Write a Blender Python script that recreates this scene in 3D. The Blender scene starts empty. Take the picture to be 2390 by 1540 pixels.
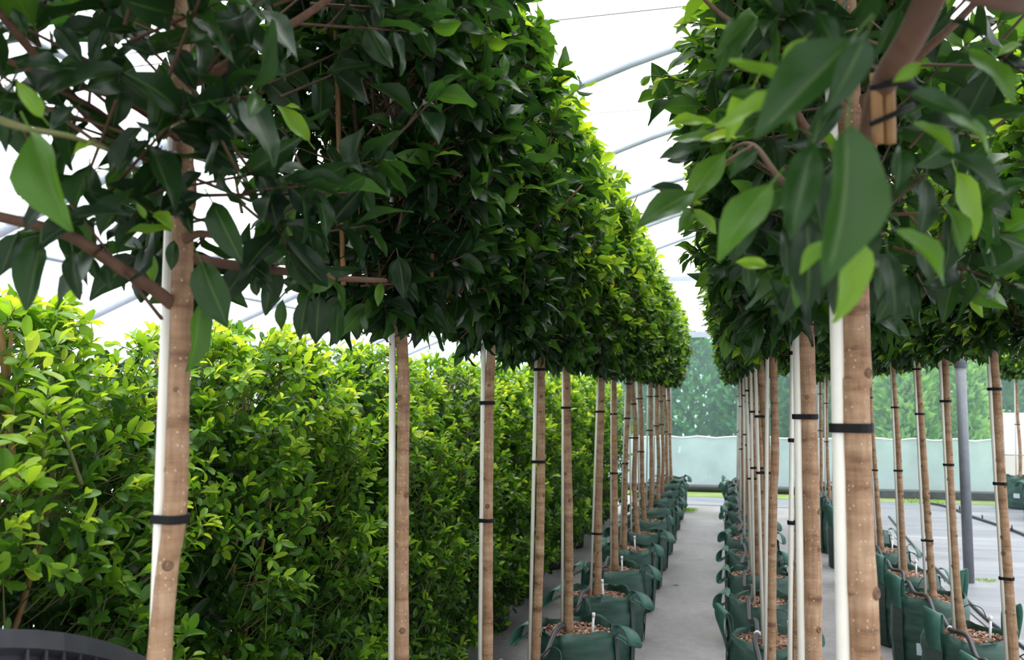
import bpy, math, random
import numpy as np
from mathutils import Vector, Matrix

rng = np.random.default_rng(11)
random.seed(5)
S = bpy.context.scene
COL = S.collection

# ------------------------------------------------------------------ camera
FPX = 1970.0
YAW = math.radians(14.05)
PITCH = math.atan(152 / 1970.0)
EYE = np.array([0.0, 0.0, 1.62])
cam_d = bpy.data.cameras.new('camera')
cam_d.sensor_width = 36.0
cam_d.lens = 36.0 * FPX / 2390.0
cam_d.clip_start = 0.05
cam_d.clip_end = 200
cam_d.dof.use_dof = True
cam_d.dof.focus_distance = 2.6
cam_d.dof.aperture_fstop = 6.0
cam = bpy.data.objects.new('camera', cam_d)
COL.objects.link(cam)
cam.location = EYE
cam.rotation_euler = (math.pi / 2 + PITCH, 0, YAW)
S.camera = cam

# ------------------------------------------------------------------ sky (bright overcast), soft sun through the cloud
W = bpy.data.worlds.new('overcast_sky')
S.world = W
W.use_nodes = True
nt = W.node_tree
bg = nt.nodes['Background']
tc = nt.nodes.new('ShaderNodeTexCoord')
sep = nt.nodes.new('ShaderNodeSeparateXYZ')
mr = nt.nodes.new('ShaderNodeMapRange')
mr.inputs['From Min'].default_value = 0.0
mr.inputs['From Max'].default_value = 1.0
mr.inputs['To Min'].default_value = 1.5
mr.inputs['To Max'].default_value = 3.1
nt.links.new(tc.outputs['Generated'], sep.inputs[0])
nt.links.new(sep.outputs['Z'], mr.inputs['Value'])
nt.links.new(mr.outputs[0], bg.inputs['Strength'])
bg.inputs['Color'].default_value = (0.95, 0.98, 1.0, 1)
sun_d = bpy.data.lights.new('sun', 'SUN')
sun_d.energy = 3.0
sun_d.angle = math.radians(50)
sun_d.color = (1.0, 0.97, 0.9)
sun = bpy.data.objects.new('sun', sun_d)
COL.objects.link(sun)
sun.rotation_euler = (math.radians(-14), math.radians(8), 0)   # nearly overhead

S.view_settings.view_transform = 'Standard'
S.view_settings.look = 'None'
S.view_settings.gamma = 1.0
S.view_settings.exposure = 0.32
S.view_settings.use_curve_mapping = False
S.cycles.max_bounces = 6
S.cycles.diffuse_bounces = 3
S.cycles.glossy_bounces = 2
S.cycles.transmission_bounces = 4
S.cycles.transparent_max_bounces = 10
S.cycles.caustics_reflective = False
S.cycles.caustics_refractive = False
S.cycles.sample_clamp_indirect = 6.0

# camera geometry for laying the place out from measurements of the photograph
FW = np.array([-math.sin(YAW) * math.cos(PITCH), math.cos(YAW) * math.cos(PITCH), math.sin(PITCH)])
RT = np.array([math.cos(YAW), math.sin(YAW), 0.0])
UP = np.cross(RT, FW)
def ray(px, py): return FW + RT * (px - 1195) / FPX + UP * (770 - py) / FPX
def on_y(px, py, y): d = ray(px, py); return EYE + d * (y / d[1])
def on_z(px, py, z): d = ray(px, py); return EYE + d * ((z - EYE[2]) / d[2])
def at(px, py, dist): return EYE + ray(px, py) * dist
def project(P):
    D = P - EYE
    z = D @ FW
    zz = np.maximum(z, 1e-3)
    return 1195 + FPX * (D @ RT) / zz, 770 - FPX * (D @ UP) / zz, z

# ------------------------------------------------------------------ materials
def new_mat(name):
    m = bpy.data.materials.new(name)
    m.use_nodes = True
    return m, m.node_tree, m.node_tree.nodes['Principled BSDF']
def N(nt, t, **kw):
    n = nt.nodes.new(t)
    for k, v in kw.items():
        if k in n.inputs: n.inputs[k].default_value = v
        else: setattr(n, k, v)
    return n
def ramp(nt, stops, interp='LINEAR'):
    r = nt.nodes.new('ShaderNodeValToRGB')
    r.color_ramp.interpolation = interp
    els = r.color_ramp.elements
    while len(els) < len(stops): els.new(0.5)
    for e, (p, c) in zip(els, stops):
        e.position = p
        e.color = (*c, 1)
    return r

def plain(name, col, rough=0.6, noise=0.0, scale=20, bump=0.0, metal=0.0, spec=0.5, col2=None, stretch=None):
    m, nt, b = new_mat(name)
    b.inputs['Roughness'].default_value = rough
    b.inputs['Metallic'].default_value = metal
    b.inputs['Specular IOR Level'].default_value = spec
    if noise or col2 or bump:
        tc = N(nt, 'ShaderNodeTexCoord')
        mp = N(nt, 'ShaderNodeMapping')
        if stretch: mp.inputs['Scale'].default_value = stretch
        nt.links.new(tc.outputs['Object'], mp.inputs[0])
        nz = N(nt, 'ShaderNodeTexNoise', Scale=scale, Detail=5.0, Roughness=0.6)
        nt.links.new(mp.outputs[0], nz.inputs['Vector'])
        c2 = col2 or tuple(c * (1 - noise) for c in col)
        r = ramp(nt, [(0.3, c2), (0.7, col)])
        nt.links.new(nz.outputs['Fac'], r.inputs[0])
        nt.links.new(r.outputs[0], b.inputs['Base Color'])
        if bump:
            bp = N(nt, 'ShaderNodeBump', Strength=bump, Distance=0.01)
            nt.links.new(nz.outputs['Fac'], bp.inputs['Height'])
            nt.links.new(bp.outputs[0], b.inputs['Normal'])
    else:
        b.inputs['Base Color'].default_value = (*col, 1)
    return m

def leaf_mat(name, stops, per_object, rough=0.36, trans=0.38, rib=(0.22, 0.34, 0.10)):
    m, nt, b = new_mat(name)
    out = nt.nodes['Material Output']
    if per_object:
        oi = N(nt, 'ShaderNodeObjectInfo')
        sp = N(nt, 'ShaderNodeSeparateColor')
        nt.links.new(oi.outputs['Color'], sp.inputs[0])
        tint = sp.outputs[0]
    else:
        a = N(nt, 'ShaderNodeAttribute', attribute_name='tint')
        tint = a.outputs['Fac']
    r = ramp(nt, stops)
    nt.links.new(tint, r.inputs[0])
    tc = N(nt, 'ShaderNodeTexCoord')
    nz = N(nt, 'ShaderNodeTexNoise', Scale=60.0, Detail=3.0)
    nt.links.new(tc.outputs['Object'], nz.inputs['Vector'])
    v = N(nt, 'ShaderNodeMix', data_type='RGBA', blend_type='MULTIPLY')
    v.inputs[0].default_value = 0.35
    nt.links.new(r.outputs[0], v.inputs[6])
    nt.links.new(nz.outputs['Fac'], v.inputs[7])
    ra = N(nt, 'ShaderNodeAttribute', attribute_name='rib')
    rr = ramp(nt, [(0.88, (0, 0, 0)), (0.97, (1, 1, 1))])
    nt.links.new(ra.outputs['Fac'], rr.inputs[0])
    mul = N(nt, 'ShaderNodeMath', operation='MULTIPLY')
    mul.inputs[1].default_value = 0.28
    nt.links.new(rr.outputs[0], mul.inputs[0])
    mx = N(nt, 'ShaderNodeMix', data_type='RGBA')
    nt.links.new(mul.outputs[0], mx.inputs[0])
    nt.links.new(v.outputs[2], mx.inputs[6])
    mx.inputs[7].default_value = (*rib, 1)
    nt.links.new(mx.outputs[2], b.inputs['Base Color'])
    b.inputs['Roughness'].default_value = rough
    b.inputs['Specular IOR Level'].default_value = 0.34
    tr = N(nt, 'ShaderNodeBsdfTranslucent')
    br = N(nt, 'ShaderNodeMix', data_type='RGBA', blend_type='MULTIPLY')
    br.inputs[0].default_value = 1.0
    nt.links.new(r.outputs[0], br.inputs[6])
    br.inputs[7].default_value = (2.4, 2.0, 0.9, 1)
    nt.links.new(br.outputs[2], tr.inputs['Color'])
    ms = N(nt, 'ShaderNodeMixShader')
    ms.inputs[0].default_value = trans
    nt.links.new(b.outputs[0], ms.inputs[1])
    nt.links.new(tr.outputs[0], ms.inputs[2])
    nt.links.new(ms.outputs[0], out.inputs['Surface'])
    return m

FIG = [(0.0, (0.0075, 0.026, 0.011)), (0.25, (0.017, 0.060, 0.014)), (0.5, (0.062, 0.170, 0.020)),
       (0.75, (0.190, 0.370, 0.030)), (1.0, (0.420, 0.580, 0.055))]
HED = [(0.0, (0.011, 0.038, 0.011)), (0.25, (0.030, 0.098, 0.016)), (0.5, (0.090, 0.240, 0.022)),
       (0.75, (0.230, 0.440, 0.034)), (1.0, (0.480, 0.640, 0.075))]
CON = [(0.0, (0.035, 0.120, 0.065)), (0.5, (0.170, 0.370, 0.150)), (1.0, (0.580, 0.700, 0.250))]
M = {}
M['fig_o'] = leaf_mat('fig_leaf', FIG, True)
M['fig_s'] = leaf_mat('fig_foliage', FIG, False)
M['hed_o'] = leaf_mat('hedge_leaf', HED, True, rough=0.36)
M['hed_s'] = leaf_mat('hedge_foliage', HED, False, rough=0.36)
M['con_s'] = leaf_mat('conifer_foliage', CON, False, rough=0.6, trans=0.2)
M['yellow_leaf'] = plain('fallen_leaf', (0.62, 0.42, 0.03), 0.5, noise=0.4)
M['twig'] = plain('twig', (0.12, 0.066, 0.035), 0.7, noise=0.4, scale=30)
M['greentwig'] = plain('green_twig', (0.16, 0.17, 0.05), 0.6, noise=0.3, scale=30)
M['cane'] = plain('bamboo_cane', (0.40, 0.22, 0.085), 0.55, noise=0.45, scale=18)
M['stake'] = plain('stake', (0.86, 0.84, 0.76), 0.45, col2=(0.74, 0.73, 0.65), scale=9)
M['tie'] = plain('black_tie', (0.006, 0.006, 0.007), 0.6, spec=0.2)
M['knot'] = plain('knot', (0.21, 0.12, 0.064), 0.8, noise=0.5, scale=60)
M['tag'] = plain('white_tag', (0.80, 0.80, 0.80), 0.4)
M['bag_label'] = plain('bag_label', (0.62, 0.68, 0.74), 0.5, col2=(0.48, 0.56, 0.64), scale=40)
M['pipe'] = plain('black_pipe', (0.040, 0.042, 0.050), 0.45, noise=0.3, scale=25)
M['blackpot'] = plain('black_plastic', (0.020, 0.021, 0.027), 0.38, col2=(0.034, 0.035, 0.043), scale=14, bump=0.1)
M['galv'] = plain('galvanised_steel', (0.20, 0.215, 0.24), 0.5, noise=0.25, scale=16, metal=0.15)
M['bow'] = plain('bow_steel', (0.50, 0.55, 0.64), 0.5, noise=0.15, scale=8, metal=0.2)
M['white_sheet'] = plain('white_sheet', (0.90, 0.89, 0.86), 0.6, noise=0.05, scale=3)
M['cream'] = plain('cream_board', (0.80, 0.76, 0.70), 0.6, noise=0.08, scale=3)
M['curb'] = plain('dark_edging', (0.10, 0.105, 0.125), 0.7, noise=0.4, scale=9)
M['grass'] = plain('grass', (0.13, 0.24, 0.04), 0.7, col2=(0.26, 0.27, 0.10), scale=3)

def bark_mat():
    m, nt, b = new_mat('fig_bark')
    tc = N(nt, 'ShaderNodeTexCoord')
    oi = N(nt, 'ShaderNodeObjectInfo')
    off = N(nt, 'ShaderNodeVectorMath', operation='ADD')
    cmb = N(nt, 'ShaderNodeCombineXYZ')
    sc = N(nt, 'ShaderNodeMath', operation='MULTIPLY'); sc.inputs[1].default_value = 37.0
    nt.links.new(oi.outputs['Random'], sc.inputs[0])
    for i in range(3): nt.links.new(sc.outputs[0], cmb.inputs[i])
    nt.links.new(tc.outputs['Object'], off.inputs[0]); nt.links.new(cmb.outputs[0], off.inputs[1])
    m1 = N(nt, 'ShaderNodeMapping'); m1.inputs['Scale'].default_value = (1, 1, 5)
    nt.links.new(off.outputs[0], m1.inputs[0])
    n1 = N(nt, 'ShaderNodeTexNoise', Scale=6.0, Detail=6.0, Roughness=0.65)
    nt.links.new(m1.outputs[0], n1.inputs['Vector'])
    r1 = ramp(nt, [(0.30, (0.130, 0.066, 0.032)), (0.45, (0.295, 0.170, 0.092)), (0.60, (0.385, 0.248, 0.150)), (0.75, (0.490, 0.340, 0.215))])
    nt.links.new(n1.outputs['Fac'], r1.inputs[0])
    # fine vertical cracks
    m2 = N(nt, 'ShaderNodeMapping'); m2.inputs['Scale'].default_value = (130, 130, 16)
    nt.links.new(off.outputs[0], m2.inputs[0])
    n2 = N(nt, 'ShaderNodeTexNoise', Scale=1.0, Detail=4.0)
    nt.links.new(m2.outputs[0], n2.inputs['Vector'])
    mx = N(nt, 'ShaderNodeMix', data_type='RGBA', blend_type='MULTIPLY'); mx.inputs[0].default_value = 0.6
    r2 = ramp(nt, [(0.3, (0.62, 0.58, 0.55)), (0.6, (1.08, 1.06, 1.04))])
    nt.links.new(n2.outputs['Fac'], r2.inputs[0])
    nt.links.new(r1.outputs[0], mx.inputs[6]); nt.links.new(r2.outputs[0], mx.inputs[7])
    # pale lenticels
    vo = N(nt, 'ShaderNodeTexVoronoi', Scale=150.0)
    m3 = N(nt, 'ShaderNodeMapping'); m3.inputs['Scale'].default_value = (1, 1, 0.75)
    nt.links.new(off.outputs[0], m3.inputs[0]); nt.links.new(m3.outputs[0], vo.inputs['Vector'])
    r3 = ramp(nt, [(0.16, (1, 1, 1)), (0.26, (0, 0, 0))])
    nt.links.new(vo.outputs['Distance'], r3.inputs[0])
    sp = N(nt, 'ShaderNodeSeparateColor'); nt.links.new(vo.outputs['Color'], sp.inputs[0])
    gt = N(nt, 'ShaderNodeMath', operation='GREATER_THAN'); gt.inputs[1].default_value = 0.55
    nt.links.new(sp.outputs[0], gt.inputs[0])
    ml = N(nt, 'ShaderNodeMath', operation='MULTIPLY')
    nt.links.new(gt.outputs[0], ml.inputs[0]); nt.links.new(r3.outputs[0], ml.inputs[1])
    mf = N(nt, 'ShaderNodeMath', operation='MULTIPLY'); mf.inputs[1].default_value = 0.75
    nt.links.new(ml.outputs[0], mf.inputs[0])
    m4 = N(nt, 'ShaderNodeMix', data_type='RGBA')
    nt.links.new(mf.outputs[0], m4.inputs[0]); nt.links.new(mx.outputs[2], m4.inputs[6])
    m4.inputs[7].default_value = (0.66, 0.50, 0.34, 1)
    nt.links.new(m4.outputs[2], b.inputs['Base Color'])
    bp = N(nt, 'ShaderNodeBump', Strength=0.5, Distance=0.003)
    ad = N(nt, 'ShaderNodeMath', operation='ADD')
    nt.links.new(n2.outputs['Fac'], ad.inputs[0]); nt.links.new(ml.outputs[0], ad.inputs[1])
    nt.links.new(ad.outputs[0], bp.inputs['Height']); nt.links.new(bp.outputs[0], b.inputs['Normal'])
    b.inputs['Roughness'].default_value = 0.75
    return m
M['bark'] = bark_mat()
M['branch'] = plain('branch_bark', (0.165, 0.085, 0.048), 0.75, col2=(0.085, 0.042, 0.025), scale=25, bump=0.2)

def bag_mat(name, dark):
    m, nt, b = new_mat(name)
    tc = N(nt, 'ShaderNodeTexCoord')
    mp = N(nt, 'ShaderNodeMapping'); mp.inputs['Scale'].default_value = (4, 4, 22)
    nt.links.new(tc.outputs['Object'], mp.inputs[0])
    n1 = N(nt, 'ShaderNodeTexNoise', Scale=2.0, Detail=5.0)
    nt.links.new(mp.outputs[0], n1.inputs['Vector'])
    c1, c2 = ((0.012, 0.050, 0.038), (0.034, 0.108, 0.080)) if not dark else ((0.016, 0.040, 0.034), (0.034, 0.070, 0.058))
    r = ramp(nt, [(0.3, c1), (0.75, c2)])
    nt.links.new(n1.outputs['Fac'], r.inputs[0])
    nt.links.new(r.outputs[0], b.inputs['Base Color'])
    wv = N(nt, 'ShaderNodeTexWave', Scale=160.0, Distortion=0.5, bands_direction='Z')
    nt.links.new(tc.outputs['Object'], wv.inputs['Vector'])
    ad = N(nt, 'ShaderNodeMath', operation='MULTIPLY_ADD'); ad.inputs[1].default_value = 4.0
    nt.links.new(n1.outputs['Fac'], ad.inputs[0]); nt.links.new(wv.outputs['Fac'], ad.inputs[2])
    bp = N(nt, 'ShaderNodeBump', Strength=0.35, Distance=0.004)
    nt.links.new(ad.outputs[0], bp.inputs['Height']); nt.links.new(bp.outputs[0], b.inputs['Normal'])
    b.inputs['Roughness'].default_value = 0.36
    return m
M['bag'] = bag_mat('woven_green_bag', False)
M['bagseam'] = bag_mat('woven_bag_seam', True)
M['handle'] = plain('handle_strap', (0.062, 0.180, 0.138), 0.38, col2=(0.034, 0.110, 0.082), scale=20)
M['shrubbag'] = plain('black_green_bag', (0.012, 0.026, 0.022), 0.5, noise=0.4, scale=12, bump=0.2)

def soil_mat():
    m, nt, b = new_mat('bark_chip_soil')
    tc = N(nt, 'ShaderNodeTexCoord')
    vo = N(nt, 'ShaderNodeTexVoronoi', Scale=75.0)
    nt.links.new(tc.outputs['Object'], vo.inputs['Vector'])
    sp = N(nt, 'ShaderNodeSeparateColor'); nt.links.new(vo.outputs['Color'], sp.inputs[0])
    r = ramp(nt, [(0.0, (0.085, 0.040, 0.026)), (0.5, (0.22, 0.115, 0.072)), (1.0, (0.42, 0.27, 0.19))])
    nt.links.new(sp.outputs[0], r.inputs[0]); nt.links.new(r.outputs[0], b.inputs['Base Color'])
    bp = N(nt, 'ShaderNodeBump', Strength=0.7, Distance=0.01)
    nt.links.new(vo.outputs['Distance'], bp.inputs['Height']); nt.links.new(bp.outputs[0], b.inputs['Normal'])
    b.inputs['Roughness'].default_value = 0.9
    return m
M['soil'] = soil_mat()
def chip_mat():
    m, nt, b = new_mat('bark_chips')
    a = N(nt, 'ShaderNodeAttribute', attribute_name='tint')
    r = ramp(nt, [(0.0, (0.10, 0.045, 0.028)), (0.45, (0.25, 0.125, 0.080)), (1.0, (0.52, 0.36, 0.27))])
    nt.links.new(a.outputs['Fac'], r.inputs[0]); nt.links.new(r.outputs[0], b.inputs['Base Color'])
    b.inputs['Roughness'].default_value = 0.85
    return m
M['chip'] = chip_mat()

def floor_mat():
    m, nt, b = new_mat('concrete_yard')
    tc = N(nt, 'ShaderNodeTexCoord')
    n1 = N(nt, 'ShaderNodeTexNoise', Scale=0.7, Detail=8.0, Roughness=0.62)
    n2 = N(nt, 'ShaderNodeTexNoise', Scale=14.0, Detail=6.0, Roughness=0.7)
    n3 = N(nt, 'ShaderNodeTexNoise', Scale=2.6, Detail=4.0)
    for n in (n1, n2, n3): nt.links.new(tc.outputs['Object'], n.inputs['Vector'])
    r1 = ramp(nt, [(0.32, (0.225, 0.208, 0.208)), (0.52, (0.335, 0.312, 0.325)), (0.70, (0.435, 0.412, 0.432))])
    nt.links.new(n1.outputs['Fac'], r1.inputs[0])
    r2 = ramp(nt, [(0.3, (0.78, 0.77, 0.77)), (0.65, (1.05, 1.05, 1.05))])
    nt.links.new(n2.outputs['Fac'], r2.inputs[0])
    mx = N(nt, 'ShaderNodeMix', data_type='RGBA', blend_type='MULTIPLY'); mx.inputs[0].default_value = 0.8
    nt.links.new(r1.outputs[0], mx.inputs[6]); nt.links.new(r2.outputs[0], mx.inputs[7])
    r3 = ramp(nt, [(0.60, (0, 0, 0)), (0.76, (1, 1, 1))])
    nt.links.new(n3.outputs['Fac'], r3.inputs[0])
    f3 = N(nt, 'ShaderNodeMath', operation='MULTIPLY'); f3.inputs[1].default_value = 0.6
    nt.links.new(r3.outputs[0], f3.inputs[0])
    m2 = N(nt, 'ShaderNodeMix', data_type='RGBA')
    nt.links.new(f3.outputs[0], m2.inputs[0]); nt.links.new(mx.outputs[2], m2.inputs[6])
    m2.inputs[7].default_value = (0.23, 0.19, 0.15, 1)
    nt.links.new(m2.outputs[2], b.inputs['Base Color'])
    rr = ramp(nt, [(0.35, (0.42, 0.42, 0.42)), (0.7, (0.75, 0.75, 0.75))])
    nt.links.new(n1.outputs['Fac'], rr.inputs[0]); nt.links.new(rr.outputs[0], b.inputs['Roughness'])
    bp = N(nt, 'ShaderNodeBump', Strength=0.15, Distance=0.01)
    nt.links.new(n2.outputs['Fac'], bp.inputs['Height']); nt.links.new(bp.outputs[0], b.inputs['Normal'])
    return m
M['floor'] = floor_mat()
def mat_sheet():
    m, nt, b = new_mat('weed_mat')
    tc = N(nt, 'ShaderNodeTexCoord')
    mp = N(nt, 'ShaderNodeMapping'); mp.inputs['Scale'].default_value = (0.5, 2.4, 1)
    nt.links.new(tc.outputs['Object'], mp.inputs[0])
    n1 = N(nt, 'ShaderNodeTexNoise', Scale=1.1, Detail=7.0, Roughness=0.6, Distortion=0.8)
    nt.links.new(mp.outputs[0], n1.inputs['Vector'])
    r1 = ramp(nt, [(0.28, (0.150, 0.150, 0.178)), (0.52, (0.225, 0.225, 0.258)), (0.72, (0.330, 0.325, 0.352))])
    nt.links.new(n1.outputs['Fac'], r1.inputs[0]); nt.links.new(r1.outputs[0], b.inputs['Base Color'])
    bp = N(nt, 'ShaderNodeBump', Strength=0.5, Distance=0.03)
    nt.links.new(n1.outputs['Fac'], bp.inputs['Height']); nt.links.new(bp.outputs[0], b.inputs['Normal'])
    b.inputs['Roughness'].default_value = 0.42
    return m
M['weedmat'] = mat_sheet()

def film_mat(name, trans_col, scatter_col, scatter, gloss=0.06):
    m, nt, b = new_mat(name)
    out = nt.nodes['Material Output']
    t = N(nt, 'ShaderNodeBsdfTransparent'); t.inputs[0].default_value = (*trans_col, 1)
    d = N(nt, 'ShaderNodeBsdfTranslucent'); d.inputs[0].default_value = (*scatter_col, 1)
    d2 = N(nt, 'ShaderNodeBsdfDiffuse'); d2.inputs[0].default_value = (*scatter_col, 1)
    a = N(nt, 'ShaderNodeMixShader'); a.inputs[0].default_value = 0.45
    nt.links.new(d.outputs[0], a.inputs[1]); nt.links.new(d2.outputs[0], a.inputs[2])
    tc = N(nt, 'ShaderNodeTexCoord')
    nz = N(nt, 'ShaderNodeTexNoise', Scale=1.6, Detail=4.0)
    nt.links.new(tc.outputs['Object'], nz.inputs['Vector'])
    mr = N(nt, 'ShaderNodeMapRange')
    mr.inputs['From Min'].default_value = 0.3; mr.inputs['From Max'].default_value = 0.7
    mr.inputs['To Min'].default_value = scatter * 0.85; mr.inputs['To Max'].default_value = min(1, scatter * 1.15)
    nt.links.new(nz.outputs['Fac'], mr.inputs['Value'])
    s = N(nt, 'ShaderNodeMixShader')
    nt.links.new(mr.outputs[0], s.inputs[0])
    nt.links.new(t.outputs[0], s.inputs[1]); nt.links.new(a.outputs[0], s.inputs[2])
    g = N(nt, 'ShaderNodeBsdfGlossy'); g.inputs['Roughness'].default_value = 0.25
    k = N(nt, 'ShaderNodeMixShader'); k.inputs[0].default_value = gloss
    nt.links.new(s.outputs[0], k.inputs[1]); nt.links.new(g.outputs[0], k.inputs[2])
    nt.links.new(k.outputs[0], out.inputs['Surface'])
    return m
M['roof_film'] = film_mat('roof_film', (0.97, 0.98, 1.0), (0.93, 0.95, 0.97), 0.20, 0.02)
M['teal_film'] = film_mat('green_tinted_film', (0.66, 0.95, 0.88), (0.62, 0.92, 0.86), 0.15, 0.02)
M['skirt_film'] = film_mat('cloudy_skirt_film', (0.88, 0.97, 0.99), (0.86, 0.94, 1.0), 0.80, 0.04)
M['side_film'] = film_mat('side_film', (0.90, 0.96, 1.0), (0.82, 0.90, 0.95), 0.45, 0.03)

# ------------------------------------------------------------------ object helpers
def link(o, parent=None):
    COL.objects.link(o)
    if parent is not None: o.parent = parent
    return o
def make(name, me, parent=None, loc=None, rot=None, scale=None):
    o = bpy.data.objects.new(name, me)
    link(o, parent)
    if loc is not None: o.location = loc
    if rot is not None: o.rotation_euler = rot
    if scale is not None: o.scale = scale
    return o
def tag(o, label, cat, group=None):
    o['label'] = label
    o['category'] = cat
    if group: o['group'] = group
    return o
def struct(o): o['kind'] = 'structure'; return o
def stuff(o): o['kind'] = 'stuff'; return o
def mesh(name, V, F, mat, smooth=False):
    me = bpy.data.meshes.new(name)
    me.from_pydata([tuple(v) for v in V], [], [tuple(f) for f in F])
    if mat: me.materials.append(M[mat])
    if smooth: me.polygons.foreach_set('use_smooth', [True] * len(me.polygons))
    me.update()
    return me
def quad_mesh(name, V, Q, mat, attrs=None, smooth=True):
    """big mesh of quads from numpy arrays; attrs = dict of per-vertex floats"""
    me = bpy.data.meshes.new(name)
    nv, nq = len(V), len(Q)
    me.vertices.add(nv)
    me.vertices.foreach_set('co', np.ascontiguousarray(V, dtype=np.float32).ravel())
    me.loops.add(nq * 4)
    me.loops.foreach_set('vertex_index', np.ascontiguousarray(Q, dtype=np.int32).ravel())
    me.polygons.add(nq)
    me.polygons.foreach_set('loop_start', np.arange(0, nq * 4, 4, dtype=np.int32))
    me.polygons.foreach_set('use_smooth', np.full(nq, smooth))
    for k, v in (attrs or {}).items():
        a = me.attributes.new(k, 'FLOAT', 'POINT')
        a.data.foreach_set('value', np.ascontiguousarray(v, dtype=np.float32))
    if mat: me.materials.append(M[mat])
    me.update(calc_edges=True)
    return me

class MB:
    def __init__(s): s.V = []; s.F = []
    def add(s, V, F):
        b = len(s.V); s.V += [tuple(v) for v in V]; s.F += [tuple(i + b for i in f) for f in F]; return s
    def box(s, lo, hi):
        x0, y0, z0 = lo; x1, y1, z1 = hi
        return s.add([(x0,y0,z0),(x1,y0,z0),(x1,y1,z0),(x0,y1,z0),(x0,y0,z1),(x1,y0,z1),(x1,y1,z1),(x0,y1,z1)],
                     [(3,2,1,0),(4,5,6,7),(0,1,5,4),(1,2,6,5),(2,3,7,6),(3,0,4,7)])
    def tube(s, pts, rad, n=8, cap=True):
        pts = [np.array(p, float) for p in pts]
        if np.isscalar(rad): rad = [rad] * len(pts)
        b = len(s.V); ref = np.array([0.31, 0.17, 0.93]); rings = []
        for i, p in enumerate(pts):
            t = pts[min(i + 1, len(pts) - 1)] - pts[max(i - 1, 0)]
            t = t / (np.linalg.norm(t) + 1e-9)
            if i == 0:
                a = np.cross(t, ref)
                if np.linalg.norm(a) < 0.2: a = np.cross(t, np.array([1., 0, 0]))
            else: a = a - t * (a @ t)
            a = a / np.linalg.norm(a); c = np.cross(t, a)
            for k in range(n):
                q = 2 * math.pi * k / n
                s.V.append(tuple(p + rad[i] * (math.cos(q) * a + math.sin(q) * c)))
        for i in range(len(pts) - 1):
            for k in range(n):
                s.F.append((b + i*n + k, b + i*n + (k+1) % n, b + (i+1)*n + (k+1) % n, b + (i+1)*n + k))
        if cap:
            s.F.append(tuple(b + k for k in reversed(range(n))))
            s.F.append(tuple(b + (len(pts)-1)*n + k for k in range(n)))
        return s
    def lathe(s, prof, n=32):
        b = len(s.V)
        for r, z in prof:
            for k in range(n):
                q = 2 * math.pi * k / n
                s.V.append((r * math.cos(q), r * math.sin(q), z))
        for i in range(len(prof) - 1):
            for k in range(n):
                s.F.append((b + i*n + k, b + i*n + (k+1) % n, b + (i+1)*n + (k+1) % n, b + (i+1)*n + k))
        return s
    def mesh(s, name, mat, smooth=False): return mesh(name, s.V, s.F, mat, smooth)

def catmull(pts, m=8):
    P = [np.array(p, float) for p in pts]
    P = [2*P[0]-P[1]] + P + [2*P[-1]-P[-2]]
    out = []
    for i in range(1, len(P) - 2):
        for j in range(m):
            t = j / m
            out.append(0.5*((2*P[i]) + (-P[i-1]+P[i+1])*t + (2*P[i-1]-5*P[i]+4*P[i+1]-P[i+2])*t*t + (-P[i-1]+3*P[i]-3*P[i+1]+P[i+2])*t**3))
    out.append(P[-2])
    return out

# ------------------------------------------------------------------ the setting
XL, XR, YN, YF = -6.0, 6.6, -3.0, 15.0
fl = struct(make('floor', MB().box((-14, -6, -0.2), (16, 30, 0)).mesh('floor', 'floor')))
ws = make('weed_mat', MB().box((1.75, 2.0, 0.0), (6.4, 13.1, 0.012)).mesh('weed_mat', 'weedmat'), fl)
ws2 = make('weed_mat', MB().box((1.75, 13.14, 0.0), (6.4, 14.3, 0.010)).mesh('weed_mat', 'weedmat'), fl)
sl = make('aisle_slab', MB().box((-0.60, 12.9, 0.0), (1.7, 13.9, 0.008)).mesh('aisle_slab', 'weedmat'), fl)
gs = make('grass_strip', MB().box((-5.0, 13.92, 0.0), (6.4, 14.62, 0.012)).mesh('grass_strip', 'grass'), fl)

def roof_z(x): return 4.29 - 0.40 * (math.sqrt((x - 0.1) ** 2 + 0.36) - 0.6)
xs = np.linspace(XL, XR, 41)
V = []; F = []
for x in xs: V += [(x, YN, roof_z(x) + 0.03), (x, YF, roof_z(x) + 0.03)]
for i in range(len(xs) - 1): F.append((2*i, 2*i+1, 2*i+3, 2*i+2))
ceil = struct(make('ceiling', mesh('roof_film', V, F, 'roof_film', True)))
bow_me = [MB().tube([(x, 0, roof_z(x) - 0.02) for x in xs[a:b + 1]], 0.034, 8).mesh('roof_bow', 'bow', True) for a, b in ((0, 8), (8, 15), (15, 24), (24, 31), (31, 40))]
for k in range(-4, 5):
    for bm in bow_me: make('roof_bow', bm, ceil, (0, 6.27 + 1.88 * k, 0))
pur = MB().tube([(0, YN, 0), (0, YF, 0)], 0.02, 6).mesh('purlin', 'bow', True)
for x in (-4.6, -3.0, 2.9, 4.8): make('purlin', pur, ceil, (x, 0, roof_z(x) - 0.05))
wire = MB().tube([(XL, 0, 0), (XR, 0, 0)], 0.0022, 5).mesh('crop_wire', 'galv')
for y, z in ((5.2, 3.40), (6.9, 3.42), (8.8, 3.44), (3.4, 3.20)): make('crop_wire', wire, ceil, (0, y, z))

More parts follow.
